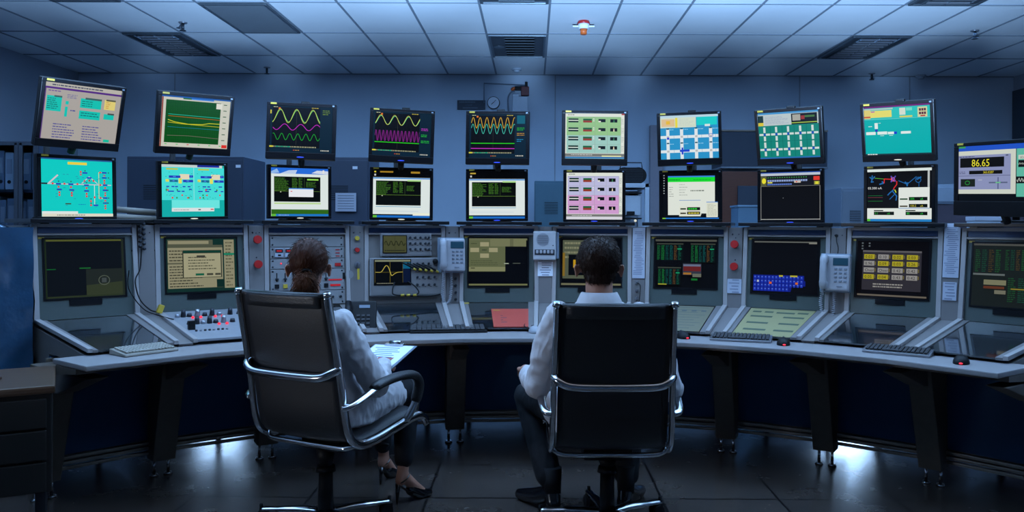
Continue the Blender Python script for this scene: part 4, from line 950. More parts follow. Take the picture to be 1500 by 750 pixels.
def cU4(s):
    scope_base(s)
    s.wave(.04, .80, .20, .10, 3.2, -.9, .012, (110, 220, 150)); s.wave(.04, .80, .19, .11, 3.2, -.75, .010, (210, 200, 80)); s.wave(.04, .80, .55, .12, 12, 0, .008, (150, 40, 150), 200); s.wave(.04, .80, .55, .12, 12, 1.2, .006, (110, 30, 120), 200); s.R(.035, .69, .80, .71, (40, 190, 30))
    for k, c in enumerate(((190, 60, 200), (40, 190, 60), (40, 190, 60))): s.dash(.83, .34+k*.14, .97, .41+k*.14, 2, c, k+3, .4)
def cU5(s):
    scope_base(s); s.wave(.04, .80, .20, .12, 6.3, 0, .014, (205, 160, 50), 160); s.wave(.04, .80, .34, .11, 6.3, .2, .012, (70, 190, 170), 160); s.R(.035, .66, .80, .68, (40, 200, 30)).R(.035, .78, .80, .795, (210, 50, 210))
    s.R(.84, .03, .98, .22, (16, 96, 120)).dash(.84, .30, .97, .38, 3, (40, 180, 60), 5, .4).dash(.84, .42, .97, .50, 2, (190, 140, 50), 5, .4).dash(.84, .56, .97, .64, 2, (40, 140, 190), 6, .4)
def term(s, x0, y0, x1, y1, seed):
    s.R(x0, y0, x1, y1, (6, 9, 6)); w_ = x1-x0; h_ = y1-y0; c = (62, 110, 36)
    s.dash(x0+.01, y0+.02, x0+w_*.33, y0+h_*.58, 13, c, seed, .55).dash(x0+w_*.38, y0+.02, x0+w_*.5, y0+h_*.5, 12, c, seed+1, .55).dash(x0+w_*.52, y0+.02, x0+w_*.6, y0+h_*.5, 12, c, seed+2, .55).dash(x0+w_*.68, y0+.10, x0+w_*.9, y0+h_*.42, 7, c, seed+3, .5)
    s.R(x0+w_*.64, y0+.01, x0+w_*.644, y0+h_*.56, (80, 110, 60)).R(x0, y0+h_*.575, x1, y0+h_*.585, (110, 150, 60)).R(x0+.1, y0+h_*.60, x0+.12, y0+h_*.63, (210, 220, 190))
def cL3(s):
    s.R(0, 0, 1, 1, W_).R(0, 0, 1, .12, (40, 110, 220)).poly([(.15, .12), (.3, .05), (.45, .04), (.42, .12)], (190, 210, 240)).poly([(.7, .1), (.8, .04), (1, .05), (1, .12)], (210, 220, 240)).R(.9, .03, .93, .1, (230, 230, 230)).poly([(0, .08), (.1, .02), (.14, .1), (0, .12)], (150, 190, 240))
    term(s, .05, .18, .86, .70, 3); s.R(.62, .22, .82, .25, (150, 220, 90)).R(.30, .42, .73, .45, (90, 150, 230)).R(.30, .44, .73, .60, (236, 240, 244)).dash(.33, .47, .36, .5, 1, RD, 3).R(.05, .72, .86, .75, (190, 220, 150)).R(0, .86, 1, .955, (48, 104, 24)).R(0, .955, 1, 1, (30, 120, 200)).R(0, .955, .08, 1, (100, 190, 60)).dash(.12, .97, .3, .985, 1, (200, 210, 230), 2)
def cL45(s, sd):
    s.R(0, 0, 1, 1, BK).R(.0, .15, 1, .93, W_).R(0, .155, 1, .18, (60, 140, 220)).R(0, .955, 1, 1, (30, 110, 200)).R(0, .955, .07, 1, (100, 190, 60)); term(s, .05, .22, .84, .74, sd); s.R(.6, .2, .84, .23, (170, 220, 140)).R(.05, .765, .84, .775, (60, 150, 190)).R(.02, .02, .05, .05, (230, 210, 60)).R(.02, .08, .05, .12, (200, 200, 200)).R(.02, .86, .8, .87, (200, 215, 225))
def cL4(s): cL45(s, 11); s.R(.12, .02, .35, .05, (170, 130, 40)).R(.66, .02, .82, .06, (170, 130, 40)).R(.7, .90, 1, .955, (236, 240, 220))
def cL5(s): cL45(s, 21); s.R(.02, .02, .12, .05, (190, 160, 60))
def panel_grid(s, top, bot, seed):
    s.R(0, 0, 1, 1, (226, 232, 222)); s.R(.02, .07, .94, .48, top).R(.02, .48, .94, .88, bot); s.dash(.04, .02, .2, .04, 1, (80, 90, 80), 3, .7)
    for r in range(4):
        y = .11+r*.20
        s.R(.05, y, .22, y+.035, (24, 52, 40)).R(.05, y+.055, .22, y+.09, (20, 40, 36)).R(.05, y+.036, .22, y+.053, (230, 236, 225))
        s.R(.30, y+.005, .45, y+.045, (26, 100, 62)).R(.30, y+.045, .45, y+.09, (150, 60, 44)); s.R(.56, y+.01, .68, y+.08, (12, 20, 20)); s.R(.56, y+.05, .60, y+.08, (225, 225, 215)); s.R(.76, y+.01, .88, y+.085, (14, 18, 18))
        s.poly([(.81, y+.085), (.835, y+.085), (.828, y+.02), (.818, y+.02)], (236, 220, 190) if r % 2 else (60, 130, 90))
        for x in (.24, .50, .71, .94): s.R(x, y-.025, x+.004, y+.165, (150, 160, 150))
        s.R(.02, y-.03, .94, y-.026, (150, 165, 150)); s.dash(.95, y, .99, y+.13, 4, (190, 196, 190), seed+r, .5)
        s.R(.47, y, .49, y+.02, (235, 235, 235)).R(.47, y+.04, .49, y+.06, (235, 235, 235))
    s.R(0, .89, 1, .955, (120, 122, 118)).dash(.1, .905, .6, .93, 1, (210, 214, 210), 4, .6)
def cU6(s): panel_grid(s, (150, 200, 140), (160, 206, 196), 3); s.R(.62, .93, .95, .955, (226, 226, 160)).R(0, .96, 1, .985, (30, 110, 180)).R(0, .985, 1, 1, (90, 160, 200)).R(.95, .0, 1, .03, (180, 60, 60))
def cL6(s): panel_grid(s, (190, 190, 226), (212, 160, 212), 7); s.R(0, .94, 1, 1, (218, 218, 226))
def plan(s, bg, rail, n, ys):
    s.R(0, .26, 1, .97, bg)
def cU7(s):
    s.R(0, 0, 1, 1, (44, 150, 205)).R(0, 0, 1, .05, (190, 220, 235)).R(0, .05, .62, .28, (214, 226, 206)).R(.63, .05, .98, .24, (30, 208, 206)).R(.02, .08, .25, .25, (226, 196, 150)).R(.10, .12, .17, .20, (236, 190, 60)).R(.26, .05, .30, .28, (236, 220, 70)); s.R(.77, .22, .86, .27, (220, 235, 235)); s.dash(.33, .07, .6, .25, 6, (190, 206, 200), 3, .3)
    for y in (.49, .82):
        s.R(0, y-.03, 1, y+.035, (226, 236, 240))
        for k in range(8): s.R(.24*k-.01 if k < 5 else .99, y-.03, .24*k-.005 if k < 5 else .995, y+.035, (120, 170, 200))
    for k, x in enumerate((.13, .37, .62, .87)):
        s.R(x-.03, .31, x+.025, 1.0, (226, 236, 240))
        for y in (.31, .64): s.R(x-.025, y-.02, x+.02, y+.01, (30, 90, 110)); s.dash(x+.03, y+.0, x+.13, y+.03, 1, (150, 210, 240), k+3, .5)
        for y in (.49, .82): s.R(x-.02, y-.02, x+.02, y+.025, (190, 190, 190))
    s.R(.11, .50, .15, .55, (40, 70, 210)).R(.33, .79, .5, .84, (30, 70, 210)).R(.36, .74, .39, .9, (30, 70, 210)); s.line([(.87+.035*cos(k*.5), .48+.04*sin(k*.5)) for k in range(14)], .01, (40, 80, 200))
def cU8(s):
    s.R(0, 0, 1, 1, (16, 134, 122)).R(0, 0, 1, .04, (70, 150, 210)).R(0, .04, 1, .28, (190, 204, 206)).R(.0, .06, .09, .28, (30, 60, 66)).R(0, .21, .09, .28, (220, 200, 60)).R(.56, .05, .98, .28, (14, 16, 20)).R(.58, .07, .71, .2, (170, 170, 160)).R(.78, .1, .94, .14, (70, 120, 60)).R(.56, .235, .98, .255, (160, 190, 70)); s.dash(.12, .08, .52, .25, 7, (150, 160, 190), 3, .3); s.R(.72, .10, .78, .18, (150, 50, 50))
    for k in range(1, 5): s.R(k*.2-.002, .28, k*.2+.002, .96, (8, 84, 80))
    s.R(0, .62, 1, .624, (8, 84, 80))
    for y in (.47, .80):
        for k in range(5):
            x = .1+k*.2; s.R(x-.09, y-.022, x-.02, y+.022, (208, 224, 220)).R(x+.02, y-.022, x+.09, y+.022, (208, 224, 220)).R(x-.018, y-.025, x+.018, y+.025, (30, 80, 190)).R(x-.018, y-.16, x+.018, y-.04, (208, 224, 220)).R(x-.018, y+.04, x+.018, y+.14, (208, 224, 220))
    s.R(0, .97, 1, 1, (40, 110, 180))
def cU9(s):
    s.R(0, 0, 1, 1, (4, 178, 178)).R(0, 0, 1, .035, (110, 30, 120)).R(0, .035, 1, .26, (40, 196, 190)).R(.0, .045, .45, .075, (180, 200, 195)).R(0, .07, .1, .25, (226, 210, 120)).R(.1, .09, .43, .23, (232, 224, 110)).R(0, .2, .1, .23, (200, 90, 60)).R(.11, .1, .17, .12, (180, 80, 180)).R(.55, .06, .64, .2, (214, 226, 210)).R(.65, .06, .74, .12, (120, 220, 200)).R(.55, .22, .74, .25, (226, 214, 90)).R(.82, .06, .96, .26, (214, 214, 160)); s.R(0, .265, 1, .27, (150, 230, 225))
    for a in range(3):
        for b in range(2): s.R(.84+.036*a, .09+b*.07, .87+.036*a, .14+b*.07, (90, 30, 60))
    s.R(.86, .225, .93, .25, (180, 50, 60))
    for (a, b, c, d) in ((.02, .52, .17, .58), (.20, .52, .35, .58), (.36, .53, .46, .58), (.56, .53, .71, .58), (.16, .34, .21, .46)): s.R(a, b, c, d, (226, 240, 236))
    s.R(.165, .47, .205, .52, BL).R(.455, .53, .50, .58, (20, 60, 210)); s.R(.06, .40, .12, .415, (200, 235, 230)).R(.22, .34, .26, .35, (200, 235, 230)).R(.24, .60, .3, .61, (200, 235, 230)).R(.38, .60, .44, .61, (200, 235, 230))
    s.R(0, .975, 1, 1, (30, 60, 70)).dash(.03, .976, .24, .998, 1, (230, 230, 230), 3, .9).R(.70, .30, .702, .78, (20, 160, 160))
def cL7(s):
    s.R(0, 0, 1, 1, (6, 9, 14)).R(.10, .06, .93, .90, (226, 232, 222)).R(.10, .06, .93, .09, (60, 130, 220)).R(.10, .09, .93, .19, (24, 224, 54)); s.dash(.12, .13, .4, .16, 1, (16, 120, 50), 3, .6).dash(.55, .13, .9, .16, 1, (16, 150, 50), 5, .4)
    s.dash(.12, .28, .2, .52, 5, (150, 156, 150), 3, .25).dash(.3, .22, .45, .50, 5, (170, 176, 170), 4, .25).dash(.5, .36, .85, .40, 1, (120, 130, 120), 4, .6).R(.30, .58, .68, .59, (80, 130, 200))
    s.R(.30, .72, .68, .93, (226, 230, 214)).R(.32, .755, .42, .785, (16, 50, 20)).R(.44, .735, .67, .80, (10, 22, 10)).R(.32, .85, .42, .88, (50, 44, 20)).R(.44, .83, .67, .89, (24, 22, 8)).dash(.46, .75, .65, .79, 1, (50, 200, 60), 3, .7).dash(.46, .845, .65, .88, 1, (210, 200, 70), 5, .7).R(.69, .87, .78, .9, BK)
    s.R(.78, .62, .98, .95, (224, 228, 210)).R(.78, .62, .98, .635, (80, 140, 220)).dash(.8, .66, .96, .92, 9, (160, 164, 150), 4, .3).R(0, .96, 1, .985, (40, 120, 210)).R(0, .96, .06, .985, (120, 190, 60))
    for k in range(8): s.R(.02, .04+k*.055, .04, .058+k*.055, (170, 180, 185))
def cL8(s):
    s.R(0, 0, 1, 1, (13, 14, 18)).R(0, 0, 1, .02, (40, 80, 170)).R(0, .02, 1, .07, (190, 200, 214)).R(0, .07, 1, .28, (24, 26, 34)); s.R(0, .08, .1, .28, (90, 94, 60)); s.poly([(.055+.036*cos(k*pi/6), .175+.06*sin(k*pi/6)) for k in range(12)][::-1], (236, 226, 50)); s.R(.89, .10, .99, .18, (226, 60, 50)).R(.90, .2, .99, .27, (150, 150, 70)).R(.92, .21, .97, .26, (226, 220, 60))
    for k in range(17): s.R(.115+k*.040, .155, .148+k*.040, .195, (140, 160, 210)); s.R(.12+k*.040, .10, .14+k*.040, .12, (60, 140, 70))
    for k in range(12): s.R(.115+k*.035, .235, .145+k*.035, .265, (90, 120, 200))
    s.R(.12, .20, .2, .225, (226, 220, 90)).R(.57, .18, .68, .225, (200, 190, 180)).R(.60, .19, .62, .215, RD)
    wt_ = (150, 152, 150); s.R(0, .285, 1, .29, wt_).R(.0, .285, .008, .99, wt_).R(.992, .285, 1, .99, wt_).R(0, .97, 1, .98, (200, 202, 200)).R(.38, .53, .39, .54, (220, 220, 220))
def cL9(s):
    s.R(0, 0, 1, 1, (9, 10, 13)).R(0, 0, 1, .05, W_).R(.94, .05, .97, .6, (190, 196, 196)).R(.50, .36, .97, .78, (228, 234, 228)).R(0, .75, 1, .955, (228, 234, 228)).R(.5, .745, .97, .755, (60, 130, 200)).R(0, .955, 1, 1, (40, 130, 200)).R(0, .955, .05, 1, (90, 200, 60)).R(.635, .77, .642, .95, (228, 234, 228))
    b = (34, 104, 170); s.line([(.08, .12), (.07, .25)], .02, b).line([(.04, .15), (.08, .19), (.12, .14)], .02, b).line([(.06, .24), (.10, .24)], .02, b).line([(.12, .17), (.27, .19)], .010, (90, 170, 60)); s.line([(.20, .29), (.26, .27), (.24, .24)], .025, b); s.line([(.27, .27), (.275, .19), (.40, .20), (.45, .22)], .016, (226, 44, 44)); s.line([(.47, .24), (.47, .30), (.43, .36), (.42, .39)], .016, (226, 44, 44))
    s.R(.38, .16, .44, .24, (226, 90, 130)); s.line([(.38, .14), (.45, .24)], .02, (90, 80, 190)).line([(.45, .14), (.38, .25)], .02, (90, 80, 190))
    s.line([(.50, .23), (.63, .30), (.77, .16)], .012, b).line([(.63, .30), (.60, .26)], .03, b).line([(.63, .33), (.64, .27)], .025, b); s.line([(.80+.04*cos(k*.5), .22+.05*sin(k*.5)) for k in range(14)], .010, b).line([(.78, .21), (.84, .17)], .025, b).line([(.81, .27), (.81, .35)], .008, b)
    s.line([(.42, .40), (.36, .46), (.33, .50)], .02, b).line([(.40, .42), (.47, .52), (.46, .60)], .02, b).line([(.45, .47), (.36, .58)], .014, b).line([(.44, .40), (.46, .45)], .018, (190, 210, 60))
    s.text(.01, .385, .045, '03.300 nA', (228, 230, 230), 1.0); s.R(.01, .505, .25, .512, (30, 120, 60)).R(.01, .54, .25, .547, (130, 60, 70)).R(.01, .61, .25, .617, (30, 130, 60))
    for (x, y, w_, c, t) in ((.66, .54, .28, (40, 190, 60), '300.'), (.66, .67, .28, (200, 190, 60), '100.2'), (.11, .815, .32, (40, 190, 60), '3.1'), (.61, .815, .33, (40, 190, 60), '80.')):
        s.R(x, y, x+w_, y+.065, (12, 20, 14)); s.text(x+.015, y+.052, .040, t, c, .9); s.text(x+w_-.11, y+.052, .036, 'uA', c, .9)
    s.R(.52, .565, .64, .59, (14, 60, 24)).R(.52, .70, .64, .725, (60, 50, 20)).R(.11, .785, .26, .805, (20, 26, 20)).R(.61, .785, .76, .805, (20, 26, 20))
def cM10(s):
    s.R(0, 0, 1, 1, (6, 9, 14)).R(0, 0, 1, .09, (34, 84, 200)).R(0, .0, .09, .035, (60, 150, 90)).R(0, .09, .72, .87, (206, 212, 200)).R(0, .17, .66, .79, (140, 148, 188)).R(.02, .215, .58, .39, (12, 12, 10)); s.text(.17, .375, .13, '86.65', (230, 220, 50), .92)
    s.R(.14, .45, .56, .515, (14, 12, 8)); s.text(.32, .505, .045, '365.0287', (214, 200, 50), .9); s.dash(.01, .185, .3, .205, 1, (70, 74, 110), 3, .8).dash(.01, .455, .12, .51, 2, (80, 84, 120), 4, .4); s.R(0, .54, .66, .548, (80, 84, 120)).R(.60, .185, .63, .20, (40, 44, 70))
    s.R(.03, .60, .22, .74, (26, 34, 26)); s.line([(.12+.03*cos(k*pi/6), .67+.035*sin(k*pi/6)) for k in range(13)], .012, (40, 140, 60)); s.line([(.40, .67), (.62, .67)], .025, (90, 100, 130)).line([(.51, .58), (.51, .78)], .02, (80, 90, 130)).R(.48, .66, .54, .68, (110, 200, 140)); s.R(.26, .61, .31, .63, (170, 176, 200))
    s.R(.73, .09, .985, .92, (96, 186, 164)).R(.75, .20, .92, .27, (200, 206, 196)); s.text(.765, .26, .035, '187.66', (80, 90, 90), .8); s.R(.75, .29, .93, .41, (10, 14, 12)).R(.73, .57, .925, .69, (10, 14, 12)); s.line([(.75+k*.009, .35+.018*sin(k*2.3)) for k in range(19)], .008, (170, 180, 170)); s.line([(.735+k*.009, .63+.035*sin(k*1.7)) for k in range(20)], .010, (190, 200, 190)); s.R(.98, .08, 1, .92, (210, 216, 210))
MON = [
 ('U', (-2.311, 4.196, 1.901, 51.6, 15.8, .1, .412, .346), cU1, 'upper monitor on the far left, grey page with turquoise boxes and a purple title bar', None, 0),
 ('L', (-2.456, 4.426, 1.545, 53.0, -.9, -.7, .411, .346), cL1, 'lower monitor on the far left, turquoise line diagram with a white strip below', 'ledblue', 0),
 ('U', (-1.894, 4.598, 1.908, 39.2, 14.9, -.8, .412, .345), cU2, 'upper monitor showing a green gridded graph with yellow lines', None, 0),
 ('L', (-2.039, 4.930, 1.552, 41.5, 1.1, -1.3, .411, .346), cL2, 'lower monitor with two turquoise mimic diagrams side by side', 'ledwhite', 0),
 ('U', (-1.412, 4.991, 1.919, 9.1, -4.5, 1.0, .412, .346), cU3, 'upper monitor with yellow, magenta and green waves, the leftmost of the wave screens', 'ledblue', 1),
 ('L', (-1.503, 5.296, 1.561, 30.6, .2, -.4, .411, .346), cL3, 'lower monitor with a black terminal window over a blue sky and green field', 'ledwhite', 0),
 ('U', (-.839, 5.247, 1.921, 8.2, -2.9, 1.9, .412, .344), cU4, 'upper monitor with a dense magenta wave band, the middle one of the wave screens', 'ledblue', 1),
 ('L', (-.860, 5.376, 1.555, 9.2, 0, .4, .412, .345), cL4, 'lower monitor with a terminal window, behind the gap right of the seated woman', 'ledwhite', 0),
 ('U', (-.228, 5.275, 1.915, -3.2, -1.9, .4, .412, .345), cU5, 'upper monitor with tight yellow and teal waves just below the clock', 'ledblue', 1),
 ('L', (-.236, 5.426, 1.552, 2.0, -1.5, -.3, .412, .345), cL5, 'lower monitor with a terminal window, directly below the tight yellow waves', 'ledblue', 0),
 ('U', (.387, 5.121, 1.900, -.7, -.6, .4, .412, .344), cU6, 'upper monitor with green tinted rows of little graphs', None, 0),
 ('L', (.408, 5.419, 1.549, -3.7, -.8, .1, .412, .345), cL6, 'lower monitor with lilac and pink rows of little graphs', 'ledblue', 0),
 ('U', (1.013, 5.302, 1.918, -8.2, -.7, -1.6, .412, .345), cU7, 'upper monitor with white crossing lines on sky blue', 'ledblue', 1),
 ('L', (1.047, 5.434, 1.551, -11.0, -1.3, -.4, .412, .345), cL7, 'lower monitor with a white page under a bright green band', 'ledblue', 0),
 ('U', (1.560, 4.997, 1.899, -35.2, 13.2, .5, .411, .346), cU8, 'upper monitor with rows of white crosses on dark green', 'ledblue', 1),
 ('L', (1.644, 5.232, 1.547, -27.7, -.1, -.4, .412, .346), cL8, 'lower monitor almost all black with a strip of small icons on top', 'ledblue', 0),
 ('U', (2.092, 4.708, 1.898, -44.2, 12.4, 1.8, .411, .346), cU9, 'upper monitor on the right, mostly plain turquoise with a purple top line', 'ledwhite', 1),
 ('L', (2.148, 4.808, 1.541, -44.2, 1.7, .6, .411, .346), cL9, 'lower monitor with a black network map and the reading 03.300 nA', 'ledwhite', 0),
]
for k, sp, fn, lb, led, cl in MON:
    monitor(sp, 'flat_monitor', lb, fn, k == 'U', led, True, bool(cl))
o = monitor((2.268, 3.999, 1.590, -68.2, 2.0, 2.0, .499, .371), 'wide_monitor', 'larger monitor at the right edge showing the yellow number 86.65', cM10, True, None, True, False, True)

# ------------------------------------------------------------------ desk items
DZ = .7385
def keyboard(p0, p1, label, base, keym, dep=.15):           # p0,p1: left and right ends of the front edge (pixel) on the worktop
    def ondesk(px, py):
        D = F*(1.35-DZ)/(py-330.5-(px-780)*.0045); return P(px, py, D)
    a = ondesk(*p0); b = ondesk(*p1); d = (b-a); w_ = d.length; rz = atan2(d.y, d.x)
    o = thing('keyboard', label, 'keyboard', (a+b)/2, rz); o.location.z = DZ
    n = Vector((0, dep/2, 0)); 
    MB().hexa([(-w_/2, 0, .001), (w_/2, 0, .001), (w_/2, dep, .001), (-w_/2, dep, .001), (-w_/2, .002, .012), (w_/2, .002, .012), (w_/2, dep-.003, .028), (-w_/2, dep-.003, .028)]).bevel(.004).build('base', base, o)
    for r in range(5):
        y = .016+r*(dep-.03)/5+.009; z = .012+(.028-.012)*y/dep; cnt = 15
        kw = (w_-.024)/cnt
        for c in range(cnt):
            if r == 0 and 3 < c < 9: continue
            MB().box((-w_/2+.012+kw*(c+.5), y, z+.005), (kw-.003, .017, .009), Euler((.1, 0, 0)), bev=.002, seg=1).build('key', keym, o)
        if r == 0: MB().box((-w_/2+.012+kw*6.5, y, z+.005), (kw*5-.003, .017, .009), Euler((.1, 0, 0)), bev=.002, seg=1).build('key', keym, o)
    return o
keyboard((183, 524), (262, 514), 'beige keyboard on the worktop at the far left', M['beige'], M['beigek'])
keyboard((600, 489), (714, 487.5), 'long black keyboard on the worktop between the two people', M['black'], M['key'], .16)
keyboard((1039, 499), (1130, 503.5), 'grey and black keyboard between two black mice right of the man', M['silver'], M['key'], .14)
keyboard((1262, 516), (1362, 525), 'slim dark keyboard on the worktop at the right', M['silver'], M['key'], .12)
def mouse(px, py, label, m_, rz=0, led='ledred', k=1.0):
    D = F*(1.35-DZ)/(py-330.5-(px-780)*.0045); p = P(px, py, D); o = thing('computer_mouse', label, 'mouse', (p.x, p.y+.05, DZ), rz)
    t = bmesh.new(); bmesh.ops.create_uvsphere(t, u_segments=24, v_segments=14, radius=1)
    for v in t.verts:
        v.co.x *= .034*k*(1-.15*v.co.y); v.co.y *= .056*k; v.co.z = max(v.co.z, -.05)*.038*k*(1.0 if v.co.y < .2 else 1-.25*v.co.y)
        v.co.z += .002
    for f in t.faces: f.smooth = True
    MB()._add(t).build('shell', m_, o)
    MB().cyl((-.004, .030, .030*k), (.004, .030, .030*k), .010).build('scroll_wheel', M['sprk'], o)
    MB().box((0, .035, .0285*k), (.001, .035, .01)).build('button_split', M['black'], o)
    MB().ball((.004, -.055*k, .007), (.008, .004, .004)).build('red_light', M[led], o)
    return o
mouse(1003, 497, 'black mouse with a red light beside the seated man\'s chair', M['black'], .2)
mouse(1152, 507, 'black mouse with a red light right of the grey and black keyboard', M['black'], -.3)
mouse(1417, 535, 'black mouse with a red light at the far right', M['black'], -.6)
mouse(783, 489, 'pale mouse with a red light left of the man\'s shoulder', M['phone'], .4)
# mouse cords
def cord(label, pts, m_=M['black']):
    o = thing('mouse_cord', label, 'cable', pts[0]); b0 = Vector(pts[0]); MB().tube([v-b0 for v in smooth_path(pts)], .0028, 6).build('cord', m_, o)
def od(px, py, z=DZ): D = F*(1.35-z)/(py-330.5-(px-780)*.0045); return P(px, py, D)
cord('thin cord curling from the grey and black keyboard toward the mouse', [od(1100, 486, .765), od(1108, 480, .775), od(1118, 482, .775), od(1124, 490, .75), od(1142, 496, .745)])
cord('thin cord of the pale mouse running back up the slope', [od(778, 484, .744), od(771, 480, .765), od(768, 476, .77), od(775, 470, .778)])
# black desk phone
p = od(524, 489); o = thing('desk_phone', 'black desk telephone behind the seated woman\'s arm', 'telephone', (p.x, p.y+.06, DZ+.01), radians(8))
mb = MB(); mb.T = Matrix.Translation((0, .03, .045)) @ Matrix.Rotation(radians(62), 4, 'X')
mb.box((0, .03, 0), (.18, .19, .035), bev=.01); mb.build('body', M['black'], o)
mb = MB(); mb.box((0, .10, .03), (.15, .12, .02), bev=.004).box((0, .08, .07), (.1, .03, .09), bev=.004).build('foot', M['black'], o)
mb = MB(); mb.T = Matrix.Translation((0, .03, .045)) @ Matrix.Rotation(radians(62), 4, 'X'); mb.tube([(-.068, -.055, .034), (-.068, 0, .045), (-.068, .04, .045), (-.068, .11, .034)], .019, 12); mb.build('handset', M['blackg'], o)
for r in range(4):
    for c in range(3):
        mb = MB(); mb.T = Matrix.Translation((0, .03, .045)) @ Matrix.Rotation(radians(62), 4, 'X'); mb.box((-.012+c*.028, -.04+r*.024, .020), (.018, .013, .006), bev=.002); mb.build('key', M['key'], o)
mb = MB(); mb.T = Matrix.Translation((0, .03, .045)) @ Matrix.Rotation(radians(62), 4, 'X'); mb.box((.022, .088, .019), (.06, .018, .004)); mb.build('label_strip', M['cabgrey'], o)

# ------------------------------------------------------------------ office chairs
def make_chair(x, y, yaw, lift, label):
    o = thing('office_chair', label, 'chair', (x, y, 0), radians(yaw), 'high-back office chairs')
    Lz = lambda z: z+lift
    side = [(-.345, 1.035), (-.325, .93), (-.295, .80), (-.265, .65), (-.240, .50), (-.205, .42), (-.14, .385), (-.04, .385), (.10, .405), (.24, .425), (.31, .415), (.345, .375)]
    sp = smooth_path([(0, a, Lz(b)) for a, b in side], 5)
    for sx in (-1, 1):
        t0 = [Vector((sx*(.245+.012*min(1, (1.03+lift-p.z)/.6)), p.y, p.z)) for p in sp]
        mb = MB(); mb.tube(t0, .021, 12, flat=.62, up=(1, 0, 0)); mb.build('side_rail', M['chrome'], o)
    def sheet(name, i0, i1, wd, off, th, m_, cush=0):
        mb = MB(); n = 12; P_ = sp[i0:i1]; rows = []
        for k, p in enumerate(P_):
            d = (P_[min(k+1, len(P_)-1)]-P_[max(k-1, 0)]).normalized(); nn = Vector((0, -d.z, d.y))   # to the sitter's side
            if nn.y < 0 and abs(d.z) > .5: nn = -nn
            if abs(d.z) <= .5 and nn.z < 0: nn = -nn
            row = []
            for j in range(n+1):
                u = -1+2*j/n; sag = -.012*(1-u*u); row.append((Vector((u*wd, p.y, p.z))+nn*(off+sag), nn, u))
            rows.append(row)
        for side_ in (0, 1):
            vs = [[mb.bm.verts.new(q+nn*(side_*(th+cush*(1-u**4)))) for q, nn, u in r] for r in rows]
            if side_ == 0: v0 = vs
        for a in range(len(rows)-1):
            for j in range(n):
                for V in (v0, vs): f = mb.bm.faces.new((V[a][j], V[a][j+1], V[a+1][j+1], V[a+1][j])); f.smooth = True
        for a in range(len(rows)-1):
            for j in (0, n): mb.bm.faces.new((v0[a][j], v0[a+1][j], vs[a+1][j], vs[a][j]))
        for a in (0, len(rows)-1):
            for j in range(n): mb.bm.faces.new((v0[a][j], v0[a][j+1], vs[a][j+1], vs[a][j]))
        return mb.build(name, m_, o)
    nb = 28
    sheet('back_cover', 0, nb, .236, .0, .010, M['cloth'])
    sheet('seat_cover', nb-1, len(sp)-2, .238, .006, .012, M['leather'], .03)
    mb = MB(); mb.tube([Vector((sx, sp[0].y+.002, sp[0].z-.006)) for sx in (-.22, 0, .22)], .012, 10); tb = mb.build('top_edge', M['leather'], o)
    sheet('top_fold', 0, 4, .205, -.012, .010, M['leather'])
    for sx in (-1, 1): MB().cyl((sx*.245, -.346, Lz(1.030)), (sx*.245, -.349, Lz(1.048)), .020, .014).build('rail_cap', M['chrome'], o)
    # back bars
    zb = .705
    mb = MB(); mb.tube(smooth_path([(-.252, -.278, Lz(zb+.022)), (-.235, -.306, Lz(zb+.008)), (-.19, -.322, Lz(zb-.012)), (-.10, -.326, Lz(zb-.017)), (.10, -.326, Lz(zb-.017)), (.19, -.322, Lz(zb-.012)), (.235, -.306, Lz(zb+.008)), (.252, -.278, Lz(zb+.022))], 5), .019, 12, flat=1.0, up=(0, 0, 1)); mb.build('back_bar', M['chrome'], o)
    mb = MB(); mb.tube(smooth_path([(-.255, -.16, Lz(.392)), (-.22, -.185, Lz(.376)), (-.15, -.19, Lz(.370)), (.15, -.19, Lz(.370)), (.22, -.185, Lz(.376)), (.255, -.16, Lz(.392))], 5), .011, 10); mb.build('lower_bar', M['chrome'], o)
    mb = MB(); mb.tube([(-.255, .22, Lz(.415)), (.255, .22, Lz(.415))], .011, 10); mb.build('front_bar', M['chrome'], o)
    # arms
    for sx in (-1, 1):
        X = sx*.285
        ar = smooth_path([(sx*.258, -.262, Lz(.565)), (X, -.245, Lz(.572)), (X+sx*.012, -.18, Lz(.595)), (X+sx*.018, -.08, Lz(.628)), (X+sx*.018, .06, Lz(.640)), (X+sx*.018, .17, Lz(.628)), (X+sx*.016, .215, Lz(.58)), (X+sx*.006, .20, Lz(.50)), (sx*.262, .17, Lz(.425))], 5)
        mb = MB(); mb.tube(ar, .013, 12, flat=1.5, up=(1, 0, 0)); am = mb.build('armrest', M['chrome'], o)
        mb = MB(); mb.tube([p+Vector((0, 0, .008)) for p in ar[13:36]], [.014]+[.020]*21+[.016], 12, flat=1.35, up=(1, 0, 0)); mb.build('arm_pad', M['leather'], am)
    MB().box((0, .02, Lz(.345)), (.22, .26, .05), bev=.012).box((0, .02, Lz(.372)), (.46, .05, .016), bev=.004).build('tilt_mechanism', M['black'], o)
    MB().tube([(.10, .03, Lz(.345)), (.2, .05, Lz(.34)), (.25, .06, Lz(.335))], .007).build('lever', M['black'], o)
    MB().cyl((0, -.07, .235), (0, -.07, Lz(.33)), .017).build('gas_piston', M['chrome'], o)
    by = -.07
    MB().cyl((0, by, .065), (0, by, .255), .034, .031, 24).cyl((0, by, .25), (0, by, .275), .045, .038, 24).cyl((0, by, .275), (0, by, Lz(.325)), .030, .045, 24).build('column', M['black'], o)
